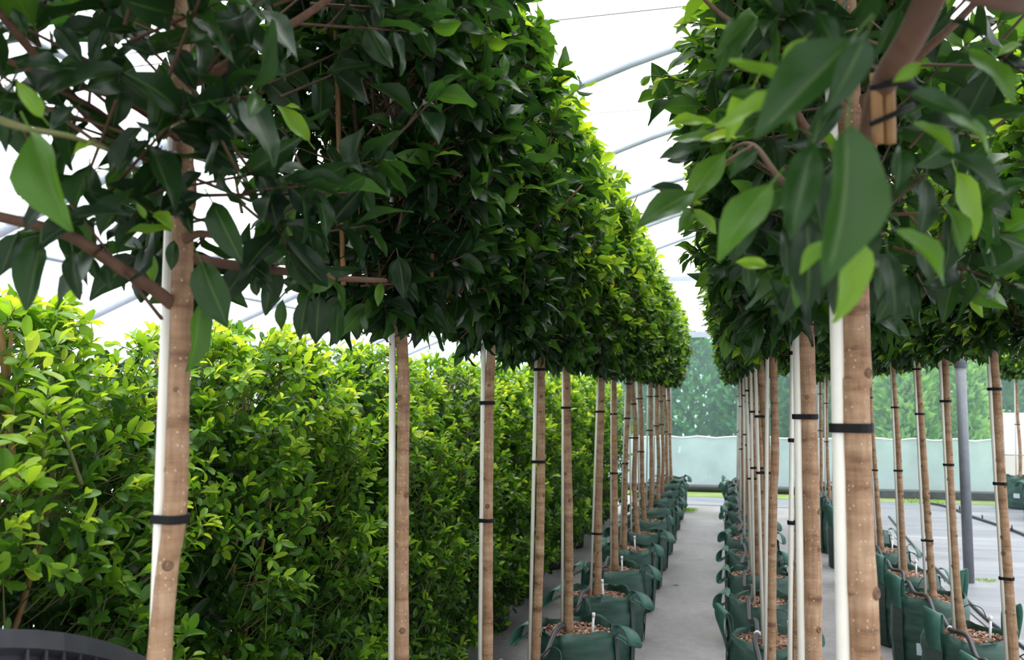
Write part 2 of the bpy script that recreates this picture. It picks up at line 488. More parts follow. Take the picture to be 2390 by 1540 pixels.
# end wall: header rails, posts, tinted film above, cloudy skirt below
wb = struct(make('wall_back', MB().box((XL, YF - 0.03, 2.62), (XR, YF + 0.05, 2.72)).mesh('wall_header', 'bow')))
make('gable_rail', MB().box((XL, YF - 0.03, 3.62), (XR, YF + 0.03, 3.70)).mesh('gable_rail', 'bow'), wb)
make('base_rail', MB().tube([(XL, YF - 0.42, 0.075), (XR, YF - 0.42, 0.075)], 0.06, 10).mesh('base_rail', 'pipe', True), wb)
posts = [-5.8, -3.4, -0.9, 1.52, 3.05, 4.28, 6.4]
for x in posts: make('wall_post', MB().tube([(x, YF, 0), (x, YF, 2.66)], 0.022, 8).mesh('wall_post', 'galv', True), wb)
def film_sheet(x0, x1, z0, z1, y, wav, nx=24, nz=6):
    V = []; F = []
    for j in range(nz + 1):
        for i in range(nx + 1):
            x = x0 + (x1 - x0) * i / nx; z = z0 + (z1 - z0) * j / nz
            V.append((x, y + wav * math.sin(x * 9.1 + z * 1.3) + wav * 0.6 * math.sin(x * 23 + z * 4), z + (0.014 * math.sin(x * 11) + 0.008 * math.sin(x * 31) if j == nz else 0)))
    for j in range(nz):
        for i in range(nx):
            a = j * (nx + 1) + i
            F.append((a, a + 1, a + nx + 2, a + nx + 1))
    return V, F
for a, b in zip(posts[:-2], posts[1:-1]):
    make('tinted_film_panel', mesh('tinted_film_panel', *film_sheet(a, b, 0.12, 2.62, YF + 0.03, 0.006), 'teal_film', True), wb)
    make('skirt_panel', mesh('skirt_panel', *film_sheet(a, b, 0.06, 0.90, YF - 0.06, 0.012), 'skirt_film', True), wb)
    make('skirt_hem', MB().tube([(a + (b - a) * i / 16, YF - 0.062, 0.905 + 0.014 * math.sin((a + (b - a) * i / 16) * 11)) for i in range(17)], 0.011, 6).mesh('skirt_hem', 'white_sheet', True), wb)
make('white_panel', MB().box((4.30, YF - 0.02, 0.68), (XR, YF + 0.02, 1.34)).mesh('white_panel', 'white_sheet'), wb)
make('cream_panel', MB().box((4.30, YF - 0.02, 0.05), (XR, YF + 0.02, 0.67)).mesh('cream_panel', 'cream'), wb)
make('tinted_film_panel', mesh('tinted_film_panel', *film_sheet(4.29, XR, 1.34, 2.62, YF + 0.02, 0.006), 'teal_film', True), wb)
ed = make('edging_board', MB().box((1.55, YF - 0.62, 0.0), (4.25, YF - 0.5, 0.13)).mesh('edging_board', 'curb'), wb)
# side walls
wl = struct(make('wall_left', mesh('wall_left', *film_sheet(YN, YF, 0.0, roof_z(XL) + 0.03, 0, 0.01, 40, 4), 'side_film', True)))
wl.rotation_euler = (0, 0, math.pi / 2); wl.location = (XL, 0, 0)
wr = struct(make('wall_right', mesh('wall_right', *film_sheet(YN, YF, 0.0, roof_z(XR) + 0.03, 0, 0.01, 40, 4), 'side_film', True)))
wr.rotation_euler = (0, 0, math.pi / 2); wr.location = (XR, 0, 0)

# ------------------------------------------------------------------ leaf templates
def leaf_template(rows, cols, seed, length=1.0, width=0.50, fold=0.18, droop=0.25, wave=0.0, petiole=True, blunt=False):
    r = np.random.default_rng(seed)
    ts = np.linspace(0, 1, rows + 1)
    us = np.linspace(-1, 1, cols)
    V = []; rib = []; Q = []
    ph = r.uniform(0, 6.28); sk = r.uniform(-0.10, 0.10); dr = droop * r.uniform(0.5, 1.4); fo = fold * r.uniform(0.4, 1.3)
    for t in ts:
        w = width * 0.5 * (math.sin(math.pi * min(1, t ** 0.92)) ** 0.75 if 0 < t < 1 else 0.0)
        if blunt: w = width * 0.5 * (math.sin(math.pi * min(1, t ** 1.25 * 0.93)) ** 0.62 if t > 0 else 0.0)
        elif t > 0.8: w *= 0.86
        w = max(w, 0.012)
        for u in us:
            x = u * w + sk * t * t
            y = t
            z = fo * abs(u) * w * 2 - dr * t * t + wave * math.sin(t * 9 + ph + (1.2 if u > 0 else 0)) * abs(u) * 0.5
            V.append((x, y, z)); rib.append(1 - abs(u))
    for i in range(rows):
        for j in range(cols - 1):
            a = i * cols + j
            Q.append((a, a + 1, a + cols + 1, a + cols))
    V = np.array(V)
    if petiole:
        b = len(V); pw = 0.013
        V = np.vstack([V, [(-pw, -0.22, 0.06), (pw, -0.22, 0.06), (pw, 0.02, 0.004), (-pw, 0.02, 0.004)]])
        rib += [1, 1, 1, 1]; Q.append((b, b + 1, b + 2, b + 3))
    return V * length, np.array(Q), np.array(rib)
T_NEAR = [leaf_template(7, 5, s, width=w, fold=0.3, droop=0.22, wave=0.10) for s, w in ((1, .50), (2, .56), (3, .46), (4, .52), (5, .58), (6, .44), (7, .50), (8, .54))]
T_HNEAR = [leaf_template(6, 5, s, width=w, fold=0.3, droop=0.2, wave=0.05, blunt=True) for s, w in ((1, .50), (2, .56), (3, .46), (4, .52), (5, .58))]
T_HMID = [leaf_template(4, 3, s, width=w, fold=0.3, droop=0.2, petiole=False, blunt=True) for s, w in ((1, .50), (2, .58), (3, .46), (4, .54))]
T_MID = [leaf_template(4, 3, s, width=w, fold=0.3, droop=0.22, petiole=False) for s, w in ((1, .50), (2, .56), (3, .46), (4, .54))]
T_FAR = [leaf_template(3, 2, s, width=.62, fold=0, droop=0.2, petiole=False) for s in (1, 2)]
T_CON = [leaf_template(2, 2, s, width=.5, fold=0, droop=0.1, petiole=False) for s in (1, 2)]
def leaf_meshes(prefix, mat, templ):
    out = []
    for V, Q, rib in templ:
        me = quad_mesh(prefix, V, Q, mat, {'rib': rib}); out.append(me)
    return out
LM = {'fig': leaf_meshes('fig_leaf', 'fig_o', T_NEAR), 'hed': leaf_meshes('hedge_leaf', 'hed_o', T_HNEAR)}

def frames(D, Nrm):
    """rotation matrices with local y along D, local z near Nrm"""
    Y = D / (np.linalg.norm(D, axis=1, keepdims=True) + 1e-9)
    Z = Nrm - Y * np.sum(Nrm * Y, axis=1, keepdims=True)
    Z = Z / (np.linalg.norm(Z, axis=1, keepdims=True) + 1e-9)
    X = np.cross(Y, Z)
    return np.stack([X, Y, Z], axis=2)

class Leaves:
    """all the leaves of one plant (world space)"""
    def __init__(s): s.P = []; s.R = []; s.L = []; s.T = []
    def add(s, P, R, L, T, W=None):
        W = rng.uniform(0.78, 1.02, len(P)) if W is None else W
        R = R.copy(); R[:, :, 0] *= W[:, None]
        s.P.append(P); s.R.append(R); s.L.append(L); s.T.append(T)
    def done(s):
        s.P = np.concatenate(s.P); s.R = np.concatenate(s.R); s.L = np.concatenate(s.L); s.T = np.clip(np.concatenate(s.T), 0, 1)
        return s

def unit(n, r=rng):
    v = r.normal(size=(n, 3)); return v / np.linalg.norm(v, axis=1, keepdims=True)

def grow(lv, O, D, per, tlen, lsize, tint_tip, tint_old, spread=0.85, up=0.5, droop=0.35):
    """leaves along twigs that start at O and run along D"""
    n = len(O)
    side = np.cross(D, unit(n)); side /= np.linalg.norm(side, axis=1, keepdims=True) + 1e-9
    oth = np.cross(D, side)
    for k in range(per):
        t = (k + 0.6) / per
        a = k * 2.4 + rng.uniform(-0.5, 0.5, n)
        sd = side * np.cos(a)[:, None] + oth * np.sin(a)[:, None]
        fr = 0.25 + 0.75 * t
        ld = D * (0.35 + 0.5 * t) + sd * spread * (1.15 - 0.5 * t) + np.array([0, 0, -droop]) * (1 - 0.6 * t) + rng.normal(size=(n, 3)) * 0.22
        nr = np.array([0, 0, up]) + D * 0.35 + rng.normal(size=(n, 3)) * 0.38
        P = O + D * (tlen * fr)[:, None]
        L = rng.uniform(lsize[0], lsize[1], n) * (1.0 - 0.35 * (t > 0.85))
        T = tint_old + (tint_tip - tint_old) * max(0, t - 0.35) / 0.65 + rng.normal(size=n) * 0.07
        lv.add(P, frames(ld, nr), L, T)

def crown_profile(h):
    """relative half-width of a clipped crown at relative height h (0 bottom, 1 top)"""
    return np.clip(0.55 + 1.15 * h, 0, 1.0) * np.sqrt(np.clip(1 - np.clip((h - 0.5) / 0.52, 0, 1) ** 2.2, 0, 1)) + 0.02

def fig_crown(lv, c, z0, z1, hx, hy, ntwig, per, lsize, bright=0.5, sparse=False, seed=0):
    n = ntwig
    h = rng.uniform(0, 1, n) ** 0.95
    # outer shell mostly
    rad = np.where(rng.uniform(size=n) < 0.74, rng.uniform(0.66, 0.98, n), rng.uniform(0.12, 0.7, n))
    ang = rng.uniform(0, 2 * np.pi, n)
    cx, sy = np.cos(ang), np.sin(ang)
    pw = 0.62                                     # squarish plan, clipped faces
    ex = np.sign(cx) * np.abs(cx) ** pw; ey = np.sign(sy) * np.abs(sy) ** pw
    w = crown_profile(h)
    bump = 1 + 0.10 * np.sin(ang * 3 + h * 9 + seed) + rng.normal(size=n) * 0.06
    O = np.stack([c[0] + ex * hx * w * rad * bump, c[1] + ey * hy * w * rad * bump, z0 + (z1 - z0) * h], 1)
    out = np.stack([ex, ey * 0.8, (h - 0.35) * 0.9], 1)
    D = out * 0.9 + np.array([0, 0, 0.42]) + rng.normal(size=(n, 3)) * 0.42
    low = h < 0.10
    D[low] += np.array([0, 0, -0.75])
    D /= np.linalg.norm(D, axis=1, keepdims=True)
    tl = rng.uniform(0.07, 0.16, n)
    O = O - D * (tl * 0.6)[:, None]
    lit = np.clip(0.08 + 0.10 * bright + bright * (h - 0.10) * 0.90 + 0.25 * (rad - 0.7), 0, 1)  # new growth plus light put into the tint, paler upward and outward
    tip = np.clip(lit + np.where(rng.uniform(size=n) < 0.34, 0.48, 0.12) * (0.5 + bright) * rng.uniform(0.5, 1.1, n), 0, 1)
    old = 0.08 + 0.07 * bright + 0.34 * h * bright + rng.normal(size=n) * 0.05  # older leaves tinted paler upward too, standing in for light from above
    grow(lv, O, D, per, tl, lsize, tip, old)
    return O, D, tl

def twig_mesh(name, O, D, tl, r, mat):
    """all thin twigs of one crown: three-sided tapering tubes"""
    n = len(O)
    a = np.cross(D, unit(n)); a /= np.linalg.norm(a, axis=1, keepdims=True) + 1e-9
    b = np.cross(D, a)
    E = O + D * (tl * 1.02)[:, None]; B = O - D * (tl * 0.5)[:, None] + np.array([0, 0, -0.02])
    ring = []
    for Pp, rr in ((B, r), (E, r * 0.5)):
        for q in (0, 2.094, 4.189): ring.append(Pp + rr * (math.cos(q) * a + math.sin(q) * b))
    V = np.stack(ring, 1).reshape(-1, 3)
    base = (np.arange(n) * 6)[:, None]
    Q = np.concatenate([base + np.array(f) for f in ((0, 1, 4, 3), (1, 2, 5, 4), (2, 0, 3, 5))])
    return quad_mesh(name, V, Q, mat)

PLANTS = []       # (root, leaves, kind, templates) -> built after visibility is known

# ------------------------------------------------------------------ shared pieces of the potted figs
BAG_R, BAG_H, SOIL_Z = 0.205, 0.47, 0.42
def bag_mesh(seed):
    r = np.random.default_rng(seed); n = 36; rows = 12
    V = []; F = []
    ph = r.uniform(0, 6.28, 4)
    for j in range(rows + 1):
        h = j / rows
        for k in range(n):
            q = 2 * math.pi * k / n
            rad = BAG_R * (0.95 + 0.07 * math.sin(math.pi * min(1, h * 0.9)))
            rad += 0.006 * math.sin(q * 5 + ph[0] + h * 5) * h + 0.003 * math.sin(h * 26 + q * 3 + ph[1]) + 0.002 * math.sin(h * 55 + q * 2)
            if j == rows: rad -= 0.012
            z = BAG_H * h + (0.012 * math.sin(q * 3 + ph[2]) + 0.008 * math.sin(q * 7 + ph[3])) * h ** 4
            V.append((rad * math.cos(q), rad * math.sin(q), z))
    top = len(V)
    for z, rr in ((BAG_H - 0.004, BAG_R * 0.90), (SOIL_Z - 0.03, BAG_R * 0.92)):   # folded-in inner wall
        for k in range(n):
            q = 2 * math.pi * k / n
            V.append((rr * math.cos(q), rr * math.sin(q), z + (0.012 * math.sin(q * 3 + ph[2]) if z > SOIL_Z else 0)))
    for j in range(rows + 2):
        for k in range(n):
            a = j * n + k; b = j * n + (k + 1) % n
            F.append((a, b, b + n, a + n))
    F.append(tuple(reversed(range(n))))
    return mesh('planter_bag', V, F, 'bag', True)
BAGS = [bag_mesh(s) for s in (1, 2, 3)]
def strip_on_bag(q0, wid, z0, z1, off, mat, name, rows=6):
    V = []; F = []
    for j in range(rows + 1):
        z = z0 + (z1 - z0) * j / rows
        for u in (-1, 1):
            for o in (0, 1):
                q = q0 + u * wid / 2 / BAG_R
                rr = BAG_R * (0.95 + 0.07 * math.sin(math.pi * min(1, z / BAG_H * 0.9))) + off + o * 0.004 - 0.002
                V.append((rr * math.cos(q), rr * math.sin(q), z))
    for j in range(rows):
        a = j * 4
        F += [(a+1, a+3, a+7, a+5), (a+2, a, a+4, a+6), (a, a+1, a+5, a+4), (a+3, a+2, a+6, a+7)]
    return mesh(name, V, F, mat, False)
SEAM = strip_on_bag(0, 0.075, 0.01, BAG_H - 0.03, 0.009, 'bagseam', 'seam')
LABELP = strip_on_bag(0, 0.07, 0.17, 0.235, 0.016, 'bag_label', 'bag_label', 2)
def handle_mesh(kind):
    """webbing loop standing off the rim at +x: 0 flopped out and down, 1 standing up, 2 folded flat over the rim"""
    paths = {0: [(0.185, 0, 0.44), (0.21, 0, 0.476), (0.245, 0.005, 0.480), (0.278, 0.01, 0.452), (0.298, 0.012, 0.402), (0.286, 0.012, 0.386), (0.255, 0.01, 0.412), (0.212, 0, 0.432)],
             1: [(0.180, -0.01, 0.44), (0.188, -0.01, 0.52), (0.205, 0, 0.575), (0.232, 0.01, 0.585), (0.240, 0.01, 0.53), (0.225, 0, 0.46), (0.212, 0, 0.40)],
             2: [(0.180, 0, 0.45), (0.200, 0, 0.488), (0.228, 0, 0.492), (0.252, 0, 0.462), (0.258, 0, 0.415), (0.242, 0, 0.405), (0.212, 0, 0.425)]}
    C = catmull(paths[kind], 4)
    V = []; F = []
    for i, p in enumerate(C):
        f = math.sin(math.pi * i / (len(C) - 1))
        for u in (-1, 1):
            for o in (0, 1):
                V.append((p[0] + o * 0.003 + u * f * (0.030, -0.022, 0.026)[kind], p[1] + u * 0.038 * (1 - 0.25 * f), p[2] + o * 0.003 - u * f * 0.016))
    for i in range(len(C) - 1):
        a = i * 4
        F += [(a+1, a+3, a+7, a+5), (a+2, a, a+4, a+6), (a, a+1, a+5, a+4), (a+3, a+2, a+6, a+7)]
    return mesh('handle', V, F, 'handle', True)
HANDLES = [handle_mesh(k) for k in range(3)]
def soil_mesh():
    V = [(0, 0, SOIL_Z + 0.012)]; F = []; n = 28
    for j in range(1, 6):
        for k in range(n):
            q = 2 * math.pi * k / n; rr = BAG_R * 0.93 * j / 5
            V.append((rr * math.cos(q), rr * math.sin(q), SOIL_Z + 0.012 * (1 - (j / 5) ** 2) + rng.normal() * 0.004))
    for k in range(n): F.append((0, 1 + k, 1 + (k + 1) % n))
    for j in range(4):
        for k in range(n):
            a = 1 + j * n + k; b = 1 + j * n + (k + 1) % n
            F.append((a, a + n, b + n, b))
    return mesh('soil', V, F, 'soil', True)
SOIL = soil_mesh()
def chips_mesh(seed, n=420):
    r = np.random.default_rng(seed)
    cube = np.array([(-1,-1,-1),(1,-1,-1),(1,1,-1),(-1,1,-1),(-1,-1,1),(1,-1,1),(1,1,1),(-1,1,1)], float)
    Q = np.array([(3,2,1,0),(4,5,6,7),(0,1,5,4),(1,2,6,5),(2,3,7,6),(3,0,4,7)])
    rr = BAG_R * 0.88 * np.sqrt(r.uniform(0, 1, n)); q = r.uniform(0, 6.28, n)
    P = np.stack([rr * np.cos(q), rr * np.sin(q), SOIL_Z + 0.010 + r.uniform(0, 0.008, n)], 1)
    R = frames(np.stack([np.cos(q * 7), np.sin(q * 7), r.normal(size=n) * 0.3], 1), np.array([[0, 0, 1.0]]) + r.normal(size=(n, 3)) * 0.35)
    sc = np.stack([r.uniform(.004, .008, n), r.uniform(.006, .014, n), r.uniform(.0015, .003, n)], 1)
    V = np.einsum('nij,nvj->nvi', R, cube[None] * sc[:, None, :]) + P[:, None, :]
    QQ = (Q[None] + (np.arange(n) * 8)[:, None, None]).reshape(-1, 4)
    return quad_mesh('bark_chips', V.reshape(-1, 3), QQ, 'chip', {'tint': np.repeat(r.uniform(0, 1, n), 8)}, False)
CHIPS = [chips_mesh(s) for s in (1, 2)]
TAGM = MB().tube([(0, 0, SOIL_Z - 0.02), (0.004, 0, SOIL_Z + 0.11)], 0.0062, 8).tube([(0.004, 0, SOIL_Z + 0.105), (0.0045, 0, SOIL_Z + 0.125)], 0.0085, 8).mesh('dripper_stake', 'tag', True)
DRIPT = MB().tube(catmull([(0.004, 0, 0.54), (-0.01, 0.03, 0.575), (-0.06, 0.07, 0.575), (-0.11, 0.08, 0.52), (-0.145, 0.07, 0.455)], 6), 0.0025, 6).mesh('drip_tube', 'pipe', True)
def knot_mesh():
    mb = MB()
    prof = [(0.0, 0.003), (0.004, 0.0015), (0.0065, 0.006), (0.0095, 0.0065), (0.013, 0.0025), (0.016, -0.002)]
    return mb.lathe(prof, 12).mesh('knot', 'knot', True)
KNOT = knot_mesh()
BRANCH = []
for s in range(4):
    r = np.random.default_rng(40 + s)
    pts = [np.zeros(3)]
    d = np.array([0, 1, 0.0])
    for k in range(5):
        d = d + np.array([r.normal() * 0.12, 0, 0.14 + r.normal() * 0.08]); d /= np.linalg.norm(d)
        pts.append(pts[-1] + d * 0.2)
    BRANCH.append(MB().tube(catmull(pts, 2), list(np.linspace(0.030, 0.010, 11)), 7).mesh('branch', 'branch', True))
CANE = MB().tube([(0, 0, 0), (0.004, 0.002, 0.35), (0, 0, 0.7), (0.003, 0.0, 1.0)], 0.0055, 7).mesh('bamboo_cane', 'cane', True)

def tie_mesh(p, q, rp, rq, wid):
    """strap that goes round trunk (p,rp) and stake (q,rq): a stadium loop with depth"""
    p = np.array(p); q = np.array(q)
    ax = (q - p); ax[2] = 0; dl = np.linalg.norm(ax); ax = ax / (dl + 1e-9); pe = np.array([-ax[1], ax[0], 0])
    loop = []
    for i in range(9):
        a = math.pi / 2 + math.pi * i / 8
        loop.append(p + (rp + 0.002) * (math.cos(a) * ax + math.sin(a) * pe))
    for i in range(7):
        a = -math.pi / 2 + math.pi * i / 6
        loop.append(q + (rq + 0.002) * (math.cos(a) * ax + math.sin(a) * pe))
    cen = (p + q) / 2
    V = []; F = []; n = len(loop)
    for v in loop:
        o = v - cen; o[2] = 0; o = o / (np.linalg.norm(o) + 1e-9)
        for dz, k in ((-wid / 2, 0), (wid / 2, 0), (wid / 2, 0.0022), (-wid / 2, 0.0022)):
            w = v + o * k; V.append((w[0], w[1], p[2] + dz))
    for i in range(n):
        a = i * 4; b = ((i + 1) % n) * 4
        for k in range(4): F.append((a + k, b + k, b + (k + 1) % 4, a + (k + 1) % 4))
    return mesh('tie', V, F, 'tie')

def fig_tree(base, label, group, trunk_px=None, stake_px=None, rt=0.021, ties=(0.95, 1.35), crown=None, near=0, handles=(2.6, 0.0), hk=(0, 0),
             nknots=14, label_q=None, rs=0.008, leaf=(0.058, 0.084), twigs=330, per=7, bright=0.5, z0=1.80, z1=2.88, hx=0.27, hy=0.40, crown_off=(0, 0), canes=True, templ=None):
    bx, by = base
    root = bpy.data.objects.new('potted_fig_tree', None)
    root.empty_display_size = 0.1
    link(root); root.location = (bx, by, 0)
    tag(root, label, 'potted tree', group)
    # bag, handles, soil
    rb = random.uniform(0, 6.28)
    bag = make('planter_bag', random.choice(BAGS), root, rot=(0, 0, rb))
    for q, k in zip(handles, hk):
        sm = make('seam', SEAM, bag, rot=(0, 0, q - rb))
        hd = make('handle', HANDLES[k], bag, rot=(0, 0, q - rb))
    if label_q is not None: make('bag_label', LABELP, bag, rot=(0, 0, label_q - rb))['label'] = 'pale blue printed label patch'
    so = make('soil', SOIL, root, rot=(0, 0, rb))
    if by < 9: stuff(make('bark_chips', random.choice(CHIPS), so, rot=(0, 0, 0)))
    if near:
        q = random.uniform(-0.5, 0.1)
        make('dripper_stake', TAGM, root, loc=(0.085 * math.cos(q), 0.085 * math.sin(q), 0), rot=(0, random.uniform(-.1, .1), q * 0.4))['label'] = 'small white dripper stake'
        make('drip_tube', DRIPT, root, loc=(0.085 * math.cos(q), 0.085 * math.sin(q), 0), rot=(0, 0, q * 0.4))
    # trunk
    if trunk_px:
        pts = [on_y(px, py, by) for px, py in trunk_px]
        pts = [np.array([p[0], by, p[2]]) for p in pts]
        pts.sort(key=lambda p: p[2])
        if pts[0][2] > 0.46:
            sl_ = 0.35 * (pts[1][0] - pts[0][0]) / (pts[1][2] - pts[0][2])
            pts.insert(0, np.array([pts[0][0] + sl_ * (0.40 - pts[0][2]), by, 0.40]))
        else: pts[0][2] = 0.40
        if pts[-1][2] < 2.75: pts.append(np.array([pts[-1][0] + random.uniform(-.02, .02), by, 2.85]))
        pts = [p for p in pts if p[2] < 2.9]
    else:
        lx = random.uniform(-0.03, 0.03); j = lambda: random.uniform(-0.012, 0.012)
        pts = [np.array([bx + j(), by + j(), 0.40]), np.array([bx + lx * .3 + j(), by + j(), 0.85]), np.array([bx + lx * .6 + j(), by + j(), 1.35]),
               np.array([bx + lx + j(), by + j(), 1.85]), np.array([bx + lx + j(), by + j(), z1 - 0.03])]
    path = catmull(pts, 8)
    rad = []
    for i, p in enumerate(path):
        h = (p[2] - 0.4) / 2.4
        r = rt * (1.12 - 0.22 * min(1, h / 0.55) - 0.5 * max(0, h - 0.6)) + 0.008 * math.exp(-max(0, p[2] - 0.42) / 0.03)
        rad.append(max(0.006, r * (1 + 0.035 * math.sin(p[2] * 23 + bx * 9 + by * 5) + 0.02 * math.sin(p[2] * 61 + by))))
    off = np.array([bx, by, 0])
    tr = make('trunk', MB().tube([p - off for p in path], rad, 14 if near else 9).mesh('trunk', 'bark', True), root)
    zs = np.array([p[2] for p in path]); xs_ = np.array([p[0] for p in path]); ys_ = np.array([p[1] for p in path])
    def tp(z): return np.array([np.interp(z, zs, xs_), np.interp(z, zs, ys_), z]), float(np.interp(z, zs, rad))
    if near:
        for k in range(nknots):
            z = 0.5 + 1.4 * (k + random.uniform(0, 0.9)) / nknots
            p, r = tp(z); a = random.uniform(-math.pi, 0.0) if k % 3 else random.uniform(0, math.pi)
            s = random.uniform(0.45, 0.85) * r / 0.021
            n = Vector((math.cos(a), math.sin(a), 0.1)).normalized()
            o = make('knot', KNOT, tr)
            o.matrix_local = Matrix.Translation(Vector(p - off) + n * (r * 0.93)) @ n.to_track_quat('Z', 'Y').to_matrix().to_4x4() @ Matrix.Diagonal((s * 0.85, s, s * 0.8, 1))
    # stake and ties
    if stake_px:
        sp = [on_y(px, py, by - 0.004) for px, py in stake_px]
        sp.sort(key=lambda p: p[2])
        a, b = sp[0], sp[-1]
        d = (b - a) / (b[2] - a[2])
        sbot = a + d * (0.36 - a[2]); stop = b + d * (max(2.35, b[2] + 0.3) - b[2])
        sbot[0] = min(max(sbot[0], bx - 0.15), bx + 0.15)
    else:
        sbot = np.array([path[0][0] - random.uniform(0.045, 0.06), by - random.uniform(-0.02, 0.03), 0.36])
        p, r = tp(1.7); stop = np.array([p[0] - r - rs - 0.001, p[1] - 0.01, 1.7]); stop = sbot + (stop - sbot) * ((min(2.35, z1) - 0.36) / (1.7 - 0.36))
    make('stake', MB().tube([sbot - off, stop - off], rs, 10).mesh('stake', 'stake', True), root)['label'] = 'pale plastic support stake'
    for z in ties:
        p, r = tp(z); q = sbot + (stop - sbot) * ((z - sbot[2]) / (stop[2] - sbot[2])); q[2] = z
        make('tie', tie_mesh(p - off, q - off, r, rs, 0.012 if rt < 0.023 else 0.014), root)['label'] = 'black rubber tie'
    # branches in the crown
    for k in range(9 if near else 5):
        z = 1.84 + (z1 - 2.03) * (k + random.uniform(0, .6)) / (9 if near else 5)
        p, r = tp(z); a = k * 2.4 + random.uniform(-.4, .4)
        L = random.uniform(0.26, 0.40)
        o = make('branch', BRANCH[k % 4], root)
        o.matrix_local = Matrix.Translation(Vector(p - off)) @ Matrix.Rotation(a, 4, 'Z') @ Matrix.Rotation(random.uniform(0.15, 0.7), 4, 'X') @ Matrix.Diagonal((0.30, L, 0.34, 1)) 
    if near and canes:
        for k in range(3):
            a = random.uniform(0, 6.28)
            make('bamboo_cane', CANE, root, loc=(0.13 * math.cos(a) + crown_off[0], 0.26 * math.sin(a), z0 + 0.03 + random.uniform(0, .1)), rot=(random.uniform(-.08, .08), random.uniform(-.08, .08), a))
    # leaves
    lv = Leaves()
    c = (bx + crown_off[0], by + crown_off[1])
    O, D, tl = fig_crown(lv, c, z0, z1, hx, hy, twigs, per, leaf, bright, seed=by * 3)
    stuff(make('twigs', twig_mesh('twigs', O - off, D, tl, 0.0032, 'twig'), root))
    PLANTS.append([root, lv, 'fig', templ or (T_MID if near else T_FAR), off])
    return root, lv

def hand_leaf(lv, p0, p1, nrm, tint, wid=0.9):
    """one leaf from its stalk p0 to its tip p1"""
    p0 = np.array(p0); p1 = np.array(p1); d = p1 - p0
    lv.add(p0[None], frames(d[None], np.array(nrm, float)[None]), np.array([np.linalg.norm(d)]), np.array([tint]), np.array([wid]))

# ------------------------------------------------------------------ row beside the hedge
GL = 'fig trees in the row beside the leafy hedge'
LY = [1.05, 1.86, 2.67, 3.47, 4.29, 5.06, 5.78, 6.60, 7.36, 8.12, 8.92, 9.74, 10.55, 11.40, 12.25]
LX = -0.745
L_LAB = ['fig tree with bare drooping low branch on trunk, beside black ribbed tub',
         'fig tree with no visible black tie on its trunk, second from black ribbed tub',
         'fig tree with two black ties, hedge side row, third from black ribbed tub',
         'fig tree tied high and at mid trunk, fourth from black ribbed tub',
         'fig tree whose trunk bows away from its stake, fifth from black ribbed tub',
         'fig tree with three black ties on straight trunk, sixth from black ribbed tub']
ORD = 'first second third fourth fifth sixth seventh eighth ninth tenth eleventh twelfth thirteenth fourteenth fifteenth'.split()
def L_label(i): return L_LAB[i] if i < 6 else 'fig tree in green bag, hedge side row, %s along from black ribbed tub' % ORD[i] if i < 14 else 'last fig tree of the hedge side row, in green bag facing the end wall'
L_T = {0: [(372, 1540), (408, 1200), (418, 900), (425, 700), (428, 300), (422, 60)],
       1: [(938, 1540), (939, 1200), (942, 900), (935, 720), (940, 400), (930, 60)],
       2: [(1138, 1540), (1139, 1200), (1143, 900), (1147, 760)],
       3: [(1250, 1540), (1259, 1300), (1263, 1050), (1263, 800)],
       4: [(1327, 1478), (1328, 1250), (1325, 1060), (1322, 850)],
       5: [(1395, 1398), (1397, 1200), (1402, 1000), (1405, 860)],
       6: [(1436, 1338), (1434, 1100), (1433, 880)], 7: [(1456, 1288), (1461, 1050), (1468, 880)]}
L_S = {0: [(371, 1240), (394, 600)], 1: [(914, 1540), (916, 720)], 2: [(1121, 1540), (1129, 780)], 3: [(1236, 1540), (1250, 920)],
       4: [(1312, 1470), (1315, 860)], 5: [(1378, 1400), (1397, 870)], 6: [(1426, 1350), (1428, 880)], 7: [(1448, 1288), (1462, 880)]}
def zpx(py, y, px): return float(on_y(px, py, y)[2])
L_TIE = {0: [1210], 1: [], 2: [940, 1214], 3: [862, 1078], 4: [951], 5: [880, 960, 1241], 6: [884, 965, 1101], 7: [896, 975, 1078]}
L_LV = {}
for i, y in enumerate(LY):
    near = 1 if i < 8 else 0
    ties = [zpx(q, y, 1300 if i > 2 else (410, 940, 1140)[i]) for q in L_TIE[i]] if i in L_TIE else [random.uniform(1.5, 1.62), random.uniform(1.05, 1.3)]
    kw = dict(twigs=480 if near else 400, per=8, rt=(0.0165, 0.0155, 0.0165, 0.018, 0.0205, 0.0205, 0.021, 0.02)[i] if i < 8 else 0.021)
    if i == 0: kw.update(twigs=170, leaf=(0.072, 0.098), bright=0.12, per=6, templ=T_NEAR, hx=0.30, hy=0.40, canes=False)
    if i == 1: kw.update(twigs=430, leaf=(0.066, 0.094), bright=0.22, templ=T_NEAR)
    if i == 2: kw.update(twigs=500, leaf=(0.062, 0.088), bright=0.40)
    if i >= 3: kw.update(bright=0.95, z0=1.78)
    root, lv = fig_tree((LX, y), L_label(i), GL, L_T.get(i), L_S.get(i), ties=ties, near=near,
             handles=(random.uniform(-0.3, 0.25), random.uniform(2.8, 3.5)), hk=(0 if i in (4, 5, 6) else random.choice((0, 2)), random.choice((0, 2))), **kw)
    L_LV[i] = (root, lv)

